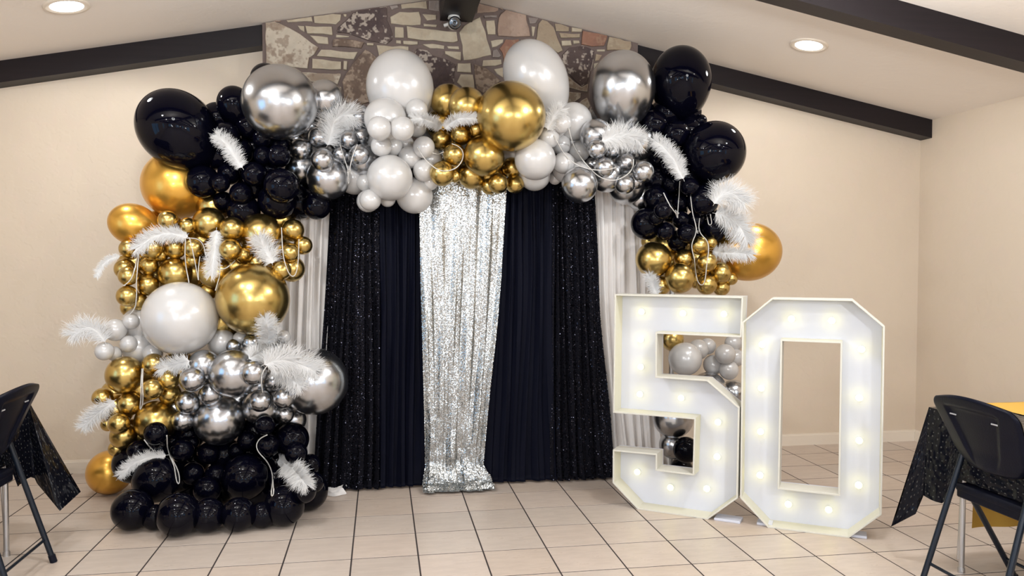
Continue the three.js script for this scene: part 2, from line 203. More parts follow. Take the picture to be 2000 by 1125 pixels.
// stone chimney breast
{
  const x0 = -0.771, x1 = 1.815;
  const ch = thing('stone_chimney', 'rubble stone chimney breast with dark mortar behind the balloon arch', 'chimney', [0, 0, 0]);
  const g = poly([[x0 + 0.004, 0], [x1 - 0.004, 0], [x1 - 0.004, ceilY(x1)], [RX, RY], [x0 + 0.004, ceilY(x0)]], 0.16); g.translate(0, 0, ZB + 0.006); part('mortar', g, M.mortar, ch);
  const stones = [
['mottled', [[-0.746, 2.993], [-0.688, 2.986], [-0.597, 2.957], [-0.525, 2.914], [-0.452, 2.860], [-0.405, 2.835], [-0.433, 2.787], [-0.466, 2.765], [-0.480, 2.694], [-0.611, 2.701], [-0.745, 2.709]]],
['pinkish', [[-0.714, 3.006], [-0.649, 3.014], [-0.651, 2.992], [-0.681, 2.995]]],
['pale', [[-0.616, 3.018], [-0.451, 3.036], [-0.448, 3.005], [-0.603, 2.992]]],
['pale', [[-0.432, 3.048], [-0.259, 3.060], [-0.264, 3.022], [-0.292, 2.991], [-0.432, 2.994]]],
['pale', [[-0.541, 2.973], [-0.498, 2.972], [-0.497, 2.932], [-0.525, 2.947]]],
['pale', [[-0.486, 2.974], [-0.319, 2.973], [-0.313, 2.921], [-0.479, 2.923]]],
['pale', [[-0.464, 2.909], [-0.346, 2.904], [-0.340, 2.860], [-0.413, 2.862]]],
['grey', [[-0.299, 3.094], [-0.195, 3.102], [-0.195, 3.081], [-0.295, 3.075]]],
['pale', [[-0.244, 3.065], [-0.222, 3.064], [-0.225, 3.047], [-0.240, 3.049]]],
['dark', [[-0.289, 2.941], [-0.279, 2.973], [-0.225, 3.027], [-0.178, 3.077], [-0.104, 3.118], [-0.023, 3.137], [0.042, 3.145], [0.045, 3.041], [0.065, 3.001], [0.082, 2.948], [0.079, 2.910], [0.038, 2.880], [-0.078, 2.895], [-0.145, 2.916], [-0.212, 2.936]]],
['pale', [[-0.291, 2.926], [-0.209, 2.921], [-0.207, 2.913], [-0.293, 2.907]]],
['brown', [[-0.313, 2.893], [-0.212, 2.900], [-0.108, 2.882], [-0.125, 2.845], [-0.316, 2.846]]],
['pale', [[-0.091, 2.880], [-0.044, 2.878], [-0.047, 2.865], [-0.088, 2.864]]],
['pale', [[-0.386, 2.818], [-0.149, 2.815], [-0.173, 2.768], [-0.420, 2.777]]],
['pale', [[-0.443, 2.755], [-0.260, 2.746], [-0.257, 2.690], [-0.447, 2.690]]],
['pale', [[-0.243, 2.752], [-0.218, 2.749], [-0.223, 2.693], [-0.247, 2.693]]],
['mottled', [[-0.520, 2.667], [-0.264, 2.668], [-0.260, 2.652], [-0.284, 2.593], [-0.454, 2.607]]],
['brown', [[-0.098, 2.835], [-0.058, 2.811], [-0.010, 2.765], [-0.078, 2.660], [-0.096, 2.577], [-0.079, 2.482], [-0.214, 2.450], [-0.241, 2.503], [-0.251, 2.612], [-0.227, 2.667], [-0.173, 2.751]]],
['pale', [[-0.027, 2.869], [0.188, 2.867], [0.192, 2.815], [0.058, 2.775], [-0.007, 2.786]]],
['grey', [[0.062, 3.172], [0.117, 3.175], [0.124, 3.128], [0.076, 3.108]]],
['pale', [[0.138, 3.176], [0.310, 3.186], [0.313, 3.133], [0.141, 3.120]]],
['grey', [[0.327, 3.187], [0.397, 3.191], [0.400, 3.117], [0.327, 3.124]]],
['pale', [[0.066, 3.062], [0.127, 3.096], [0.258, 3.106], [0.273, 3.060], [0.272, 3.018], [0.154, 3.013], [0.072, 3.017]]],
['pale', [[0.285, 3.094], [0.376, 3.092], [0.376, 3.062], [0.313, 3.051]]],
['pale', [[0.292, 3.026], [0.382, 3.025], [0.379, 3.009], [0.292, 3.010]]],
['pale', [[0.096, 2.995], [0.154, 2.994], [0.158, 2.924], [0.096, 2.926]]],
['pale', [[0.175, 3.002], [0.515, 2.982], [0.522, 2.921], [0.487, 2.909], [0.182, 2.925]]],
['pale', [[0.106, 2.908], [0.137, 2.908], [0.137, 2.886], [0.105, 2.889]]],
['pale', [[0.151, 2.905], [0.251, 2.905], [0.251, 2.884], [0.154, 2.882]]],
['pale', [[0.278, 2.887], [0.348, 2.897], [0.431, 2.887], [0.428, 2.861], [0.334, 2.866]]],
['pale', [[0.452, 2.885], [0.529, 2.887], [0.533, 2.868], [0.456, 2.868]]],
['dark', [[0.244, 2.861], [0.320, 2.849], [0.348, 2.816], [0.438, 2.794], [0.512, 2.763], [0.501, 2.698], [0.494, 2.607], [0.368, 2.595], [0.334, 2.691], [0.244, 2.777], [0.230, 2.824]]],
['pale', [[0.535, 2.984], [0.569, 3.030], [0.678, 3.095], [0.714, 2.995], [0.722, 2.945], [0.751, 2.868], [0.755, 2.839], [0.700, 2.825], [0.678, 2.813], [0.566, 2.790], [0.556, 2.894]]],
['pale', [[0.436, 2.852], [0.544, 2.850], [0.544, 2.789], [0.501, 2.801], [0.436, 2.830]]],
['pale', [[0.523, 2.770], [0.613, 2.776], [0.617, 2.713], [0.519, 2.713]]],
['pale', [[0.541, 2.696], [0.628, 2.697], [0.641, 2.607], [0.562, 2.604], [0.519, 2.643]]],
['brown', [[0.635, 2.768], [0.715, 2.750], [0.773, 2.709], [0.825, 2.665], [0.744, 2.607], [0.700, 2.571], [0.657, 2.595], [0.642, 2.677]]],
['pale', [[0.698, 2.799], [0.824, 2.811], [0.828, 2.778], [0.788, 2.764], [0.693, 2.756]]],
['pale', [[0.775, 2.742], [0.838, 2.755], [0.838, 2.688], [0.795, 2.710]]],
['grey', [[0.767, 2.871], [0.795, 2.879], [0.823, 2.835], [0.810, 2.822], [0.764, 2.820]]],
['pale', [[0.753, 2.938], [0.840, 2.950], [0.837, 2.929], [0.795, 2.899], [0.762, 2.891]]],
['red', [[0.811, 2.886], [0.843, 2.926], [0.855, 2.947], [0.949, 2.955], [0.953, 2.884], [0.920, 2.874], [0.876, 2.827], [0.841, 2.748], [0.843, 2.814], [0.832, 2.857]]],
['pale', [[0.966, 2.952], [1.031, 2.952], [1.032, 2.910], [0.972, 2.891]]],
['pale', [[0.718, 3.069], [0.776, 3.075], [0.784, 2.977], [0.729, 2.977]]],
['grey', [[0.705, 3.107], [0.795, 3.112], [0.795, 3.096], [0.707, 3.090]]],
['pinkish', [[0.660, 3.199], [0.802, 3.181], [0.805, 3.146], [0.780, 3.138], [0.656, 3.119]]],
['pinkish', [[0.816, 3.183], [0.838, 3.186], [0.835, 3.162], [0.815, 3.163]]],
['pinkish', [[0.824, 3.121], [0.860, 3.152], [0.949, 3.157], [0.993, 3.130], [1.027, 2.982], [0.920, 2.968], [0.802, 2.971], [0.795, 3.006], [0.806, 3.093]]],
['grey', [[1.015, 3.110], [1.086, 3.110], [1.068, 3.073], [1.023, 3.067]]],
['pale', [[1.038, 3.050], [1.064, 3.047], [1.053, 2.983], [1.042, 2.981]]],
['tan', [[1.086, 3.070], [1.112, 3.097], [1.149, 3.088], [1.195, 3.047], [1.221, 2.970], [1.261, 2.892], [1.225, 2.874], [1.165, 2.902], [1.098, 2.913], [1.057, 2.922], [1.075, 2.977]]],
['tan', [[1.202, 3.076], [1.247, 3.079], [1.306, 3.056], [1.304, 3.028], [1.210, 3.026]]],
['pale', [[1.322, 3.057], [1.397, 3.054], [1.394, 3.029], [1.323, 3.024]]],
['tan', [[1.232, 3.012], [1.383, 3.014], [1.380, 2.986], [1.247, 2.980]]],
['pale', [[1.251, 2.959], [1.319, 2.966], [1.323, 2.930], [1.255, 2.923]]],
['pale', [[1.334, 2.963], [1.376, 2.965], [1.380, 2.947], [1.338, 2.941]]],
['red', [[1.407, 3.036], [1.581, 3.019], [1.578, 2.987], [1.559, 2.937], [1.475, 2.929], [1.395, 2.940]]],
['tan', [[1.593, 3.001], [1.674, 2.994], [1.705, 2.981], [1.753, 2.987], [1.759, 2.944], [1.744, 2.914], [1.582, 2.907], [1.580, 2.936]]],
['pale', [[1.509, 2.913], [1.567, 2.915], [1.567, 2.901], [1.509, 2.898]]],
['tan', [[1.500, 2.879], [1.544, 2.874], [1.521, 2.833], [1.495, 2.829]]],
['dark', [[1.257, 2.861], [1.308, 2.914], [1.399, 2.933], [1.490, 2.905], [1.479, 2.814], [1.461, 2.740], [1.438, 2.673], [1.400, 2.648], [1.355, 2.682], [1.295, 2.740], [1.261, 2.811]]],
['mottled', [[1.295, 2.722], [1.347, 2.678], [1.400, 2.643], [1.444, 2.669], [1.439, 2.612], [1.385, 2.618], [1.294, 2.640]]],
['mottled', [[1.287, 2.607], [1.393, 2.603], [1.389, 2.568], [1.348, 2.539], [1.242, 2.528]]],
['mottled', [[1.402, 2.552], [1.439, 2.572], [1.478, 2.476], [1.424, 2.459], [1.355, 2.508]]],
['pale', [[1.487, 2.813], [1.529, 2.822], [1.522, 2.779], [1.487, 2.776]]],
['pale', [[1.628, 2.887], [1.744, 2.896], [1.753, 2.796], [1.583, 2.789]]],
['mottled', [[1.499, 2.763], [1.753, 2.778], [1.758, 2.678], [1.492, 2.675]]],
['pale', [[1.477, 2.652], [1.758, 2.662], [1.758, 2.559], [1.469, 2.556]]],
['pale', [[-0.441, 2.570], [-0.261, 2.577], [-0.248, 2.448], [-0.388, 2.443]]],
['tan', [[-0.481, 2.562], [-0.451, 2.570], [-0.402, 2.443], [-0.495, 2.440]]],
['mottled', [[-0.742, 2.666], [-0.533, 2.671], [-0.500, 2.568], [-0.736, 2.559]]],
['pale', [[-0.737, 2.539], [-0.500, 2.548], [-0.508, 2.426], [-0.737, 2.418]]],
  ];
  for (const [tone, pts] of stones) {
    const p2 = [];
    pts.forEach((p, i) => {   // slightly broken edges
      const q = pts[(i + 1) % pts.length], L = Math.hypot(q[0] - p[0], q[1] - p[1]), n = Math.max(1, Math.min(5, Math.round(L / 0.055)));
      for (let k = 0; k < n; k++) { const t = k / n, j = Math.min(0.005, L * 0.03); p2.push([p[0] + (q[0] - p[0]) * t + rr(-j, j), p[1] + (q[1] - p[1]) * t + rr(-j, j)]); }
    });
    const top = p2.map(([x, y]) => [x, Math.min(y, ceilY(x) - 0.006)]);
    const d = rr(0.014, 0.026), g2 = poly(top, d, 0.005, 2); g2.translate(0, 0, ZB + 0.155);
    part('stone', g2, stoneMats[tone], ch);
  }
}
// ------------------------------------------------------------------ ceiling downlights
{
  const ring = new THREE.LatheGeometry([[0.082, -0.001], [0.1, -0.006], [0.112, -0.006], [0.118, 0.0], [0.118, 0.004]].map((p) => new THREE.Vector2(...p)), 40);
  const disc = new THREE.LatheGeometry([[0.0001, -0.006], [0.05, -0.0055], [0.084, -0.002], [0.084, 0.004]].map((p) => new THREE.Vector2(...p)), 40);
  for (const z of [-4.67, -3.15, -1.63, -0.11, 1.41, 2.93, 4.45]) for (const x of [-1.69, 2.7]) {
    const near = z < -4.5;
    const l = thing('ceiling_downlight', near ? (x < 0 ? 'round ceiling downlight at upper left, cut by the top edge of the view' : 'round ceiling downlight glowing between the two dark beams at right') : 'round ceiling downlight nearer than the view, seen only mirrored in the balloons', 'light', [x, ceilY(x) - 0.004, z], near ? undefined : 'ceiling downlights behind the viewer');
    l.rotation.z = x < RX ? Math.atan(SL) : -Math.atan(SL);
    part('trim_ring', ring, M.trim, l); part('light_diffuser', disc, M.lampGlow, l);
    const s = new THREE.SpotLight(LAMP_COLOR, LAMP_POWER, 0, 1.52, 0.2, 2); s.position.set(x, ceilY(x) - 0.03, z); s.target.position.set(x, 0, z); s.shadow.radius = 3.5; s.castShadow = true; scene.add(s); scene.add(s.target); s.name = 'downlight';
  }
}
// ------------------------------------------------------------------ globe pendants behind the viewer: they light ceiling and stones and show as paired spots in the balloons
{
  const globe = new THREE.SphereGeometry(0.09, 28, 20), cap = new THREE.LatheGeometry([[0.0005, 0.12], [0.03, 0.12], [0.045, 0.09], [0.045, 0.075]].map((p) => new THREE.Vector2(...p)), 24);
  for (const [z, y] of [[-3.0, 2.6], [-0.6, 1.8], [2.2, 1.8], [5.0, 1.8]]) for (const x of [-0.9, 1.9]) {
    const l = thing('pendant_lamp', 'white globe pendant lamp nearer than the view, seen only mirrored in the balloons', 'lamp', [x, y, z], 'pendant lamps behind the viewer');
    part('light_globe', globe, M.pendantGlow, l); part('cap', cap, M.pole, l); part('rod', bar(V(0, 0.11, 0), V(0, ceilY(x) - y + 0.01, 0), 0.008), M.pole, l);
    const s = new THREE.PointLight(LAMP_COLOR, PENDANT_POWER, 0, 2); s.position.set(x, y, z); s.shadow.radius = 5; s.castShadow = true; s.name = 'pendant_light'; scene.add(s);
  }
}
// ------------------------------------------------------------------ security camera on the ridge beam
{
  const c = thing('security_camera', 'small white security camera under the dark ridge beam', 'camera', [0.485, 3.047, -5.28]);
  const base = new THREE.CylinderGeometry(0.035, 0.042, 0.02, 24); base.translate(0, -0.003, 0); part('mount', merge([base, box(0.03, 0.03, 0.03, 0, -0.02, 0)]), M.camWhite, c);
  const body = new THREE.LatheGeometry([[0.001, -0.09], [0.03, -0.088], [0.036, -0.07], [0.042, 0.05], [0.038, 0.06]].map((p) => new THREE.Vector2(...p)), 28); body.rotateX(Math.PI / 2 + 0.2); body.translate(0, -0.05, 0.01); part('body', body, M.camWhite, c);
  const le = new THREE.LatheGeometry([[0.043, -0.012], [0.042, 0.004], [0.034, 0.008], [0.02, 0.003], [0.001, 0.006]].map((p) => new THREE.Vector2(...p)), 28); le.rotateX(Math.PI / 2 + 0.2); le.translate(0, -0.062, 0.07); part('lens', le, M.lens, c);
  part('arm', bar(V(0.03, -0.02, -0.02), V(-0.06, -0.045, -0.06), 0.012), M.camWhite, c);
}
// ------------------------------------------------------------------ backdrop stand and curtains
{
  const s = thing('backdrop_stand', 'slim metal pipe stand that carries the backdrop curtains', 'stand');
  part('crossbar', bar(V(-0.64, 2.13, -4.93), V(1.88, 2.13, -4.93), 0.016), M.pole, s);
  for (const x of [-0.66, 1.9]) { part('upright', bar(V(x, 0.01, -4.93), V(x, 2.15, -4.93), 0.018), M.pole, s); part('base_plate', rbox(0.3, 0.012, 0.4, 0.004, x, 0.006, -4.93), M.pole, s); }
}
function curtainFn(o) {
  const H = o.top, total = H + (o.puddle || 0.02), ed = o.edges, ph = o.phase || 0;
  const at = (y) => { let i = 0; while (i < ed.length - 2 && y < ed[i + 1][0]) i++; const a = ed[i], b = ed[i + 1], t = Math.max(0, Math.min(1, (a[0] - y) / (a[0] - b[0]))), k = t; return [a[1] + (b[1] - a[1]) * k, a[2] + (b[2] - a[2]) * k]; };
  return (u, v) => {
    const s = v * total, y = Math.max(0, H - s), [a, b] = at(y), over = Math.max(0, s - H), d = v;
    const nz = fbm(u * 3.1 + ph * 3, v * 0.9 + ph, 64, 2) - 0.5, na = 0.35 + 1.3 * fbm(u * 5.3 + ph * 5 + 20, v * 0.7, 64, 2), uu = u + 0.012 * Math.sin(5 * v + 9 * u + ph) + 0.16 * nz, fold = Math.sin(2 * Math.PI * o.folds * uu + ph + 0.5 * Math.sin(3.1 * v + ph)), fine = Math.sin(2 * Math.PI * o.folds * 2.37 * uu + 1.7 + ph * 2);
    let z = o.z + o.amp * na * (0.6 + 0.5 * d) * (fold + 0.38 * fine) + 0.006 * Math.sin(13 * v + 20 * u + ph);
    if (o.wrinkle) z += o.wrinkle * (fbm(u * 6 + 10 + ph, v * 14, 64, 3) - 0.5) * sst(0.55, 1, v);
    let yy = y;
    const near = sst(0.16, 0, y);
    if (o.puddle) { z += near * o.puddle * 0.35 + over * 0.75; yy = y + over * 0.02 + 0.014 + (o.lump || 0.01) * (over > 0 || y < 0.1 ? fbm(u * 9 + ph, s * 26, 64, 3) : 0.5) * sst(0.14, 0, y) * (1 - sst(o.puddle * 0.5, o.puddle, over)); if (over > 0) yy = Math.max(0.004, yy); }
    else yy = y + 0.006;
    return V(a + (b - a) * u + 0.008 * fine * d, yy, z);
  };
}
function curtain(name, label, o, m) {
  const c = thing(name, label, 'curtain'), fn = curtainFn(o);
  part('fabric', surface(fn, o.nu || 200, o.nv || 110), m, c);
  const header = surface((u, v) => { const p = fn(u, 0); return V(p.x, 2.1 + 0.06 * v, -4.93 + (p.z + 4.93) * (1 - v) + 0.02 * Math.sin(v * Math.PI)); }, 80, 6); part('rod_pocket', header, m, c);
  if (o.sequins) {
    const [spacing, r, tilt, sm] = o.sequins, disc = new THREE.CircleGeometry(r, 7), list = [], e = 0.002, q = new THREE.Quaternion(), m4 = new THREE.Matrix4(), one = V(1, 1, 1);
    const w = o.edges[0][2] - o.edges[0][1], total = o.top + (o.puddle || 0.02), n = Math.round(w * 1.35 / spacing), k = Math.round(total / spacing);
    for (let j = 0; j < k; j++) for (let i = 0; i < n; i++) {
      const u = (i + 0.5 + rr(-0.4, 0.4)) / n, v = (j + 0.5 + rr(-0.4, 0.4)) / k; if (u < e || v < e || u > 1 - e || v > 1 - e || (o.keep && rnd() > o.keep)) continue;
      const p = fn(u, v), du = fn(u + e, v).sub(fn(u - e, v)), dv = fn(u, v + e).sub(fn(u, v - e)), nn = dv.cross(du).normalize(); if (nn.z < 0) nn.negate();
      const nt = nn.clone().add(V(rr(-1, 1), rr(-1, 1), rr(-1, 1)).multiplyScalar(tilt)).normalize(); q.setFromUnitVectors(V(0, 0, 1), nt); p.addScaledVector(nn, 0.0015 + r * tilt * 0.6);
      list.push(m4.clone().compose(p, q, one));
    }
    const im = new THREE.InstancedMesh(disc, sm, list.length); list.forEach((x, i) => im.setMatrixAt(i, x)); im.name = 'sequins'; shade(im); im.userData.kind = 'stuff'; c.add(im);
  }
  return c;
}
curtain('sheer_curtain', 'pale sheer curtain hanging left of the left black sequin curtain', { top: 2.1, edges: [[2.1, -0.62, -0.255], [1.0, -0.63, -0.32], [0, -0.66, -0.36]], folds: 5, amp: 0.026, z: -4.95, phase: 0.7 }, M.sheer);
curtain('sheer_curtain', 'pale sheer curtain flaring out behind the number five', { top: 2.1, edges: [[2.1, 1.31, 1.86], [1.2, 1.36, 1.84], [0.6, 1.42, 1.82], [0, 1.47, 1.88]], folds: 7, amp: 0.026, z: -4.95, phase: 2.1 }, M.sheer);
curtain('sequin_curtain', 'black sequin curtain next to the left sheer curtain', { top: 2.1, edges: [[2.1, -0.285, 0.03], [1.1, -0.345, 0.03], [0, -0.41, 0.02]], folds: 7, amp: 0.016, z: -4.905, phase: 1.2, puddle: 0.05, lump: 0.02, sequins: [0.0085, 0.0034, 0.45, M.sequinBlack], keep: 0.7 }, M.sequinCloth);
curtain('sequin_curtain', 'black sequin curtain between the plain black one and the right sheer', { top: 2.1, edges: [[2.1, 1.06, 1.345], [1.1, 1.07, 1.4], [0, 1.075, 1.495]], folds: 7, amp: 0.016, z: -4.905, phase: 3.3, puddle: 0.05, lump: 0.02, sequins: [0.0085, 0.0034, 0.45, M.sequinBlack], keep: 0.7 }, M.sequinCloth);
curtain('black_curtain', 'plain black satin curtain left of the silver sequin panel', { top: 2.1, edges: [[2.1, -0.02, 0.28], [1.1, -0.01, 0.29], [0, -0.03, 0.3]], folds: 5, amp: 0.013, z: -4.9, phase: 5, puddle: 0.03 }, M.blackCloth);
curtain('black_curtain', 'plain black satin curtain right of the silver sequin panel', { top: 2.1, edges: [[2.1, 0.72, 1.09], [1.3, 0.7, 1.1], [0.5, 0.65, 1.1], [0, 0.61, 1.12]], folds: 6, amp: 0.013, z: -4.9, phase: 4.1, puddle: 0.03 }, M.blackCloth);
curtain('silver_sequin_panel', 'glittering silver sequin panel pooling on the tiles in the middle', { top: 2.1, edges: [[2.1, 0.2, 0.79], [1.7, 0.232, 0.765], [1.3, 0.24, 0.74], [0.9, 0.255, 0.705], [0.4, 0.27, 0.655], [0.12, 0.275, 0.63], [0, 0.255, 0.68]], folds: 5, amp: 0.007, z: -4.85, phase: 0.4, puddle: 0.13, lump: 0.05, wrinkle: 0.05, nu: 240, nv: 220, sequins: [0.0062, 0.0033, 0.18, M.sequinSilver] }, M.silverCloth);
{ // loose crumpled hem of the left sheer curtain on the tiles
  const c = scene.getObjectByName('sheer_curtain');
  part('hem', surface((u, v) => V(-0.43 + 0.2 * u + 0.02 * Math.sin(9 * v), 0.004 + 0.055 * fbm(u * 5, v * 6, 64, 3) * Math.sin(Math.PI * Math.min(1, v * 1.1)) * (0.5 + 0.5 * u), -4.9 + 0.13 * v + 0.015 * Math.sin(11 * u)), 30, 24), M.sheer, c);
}
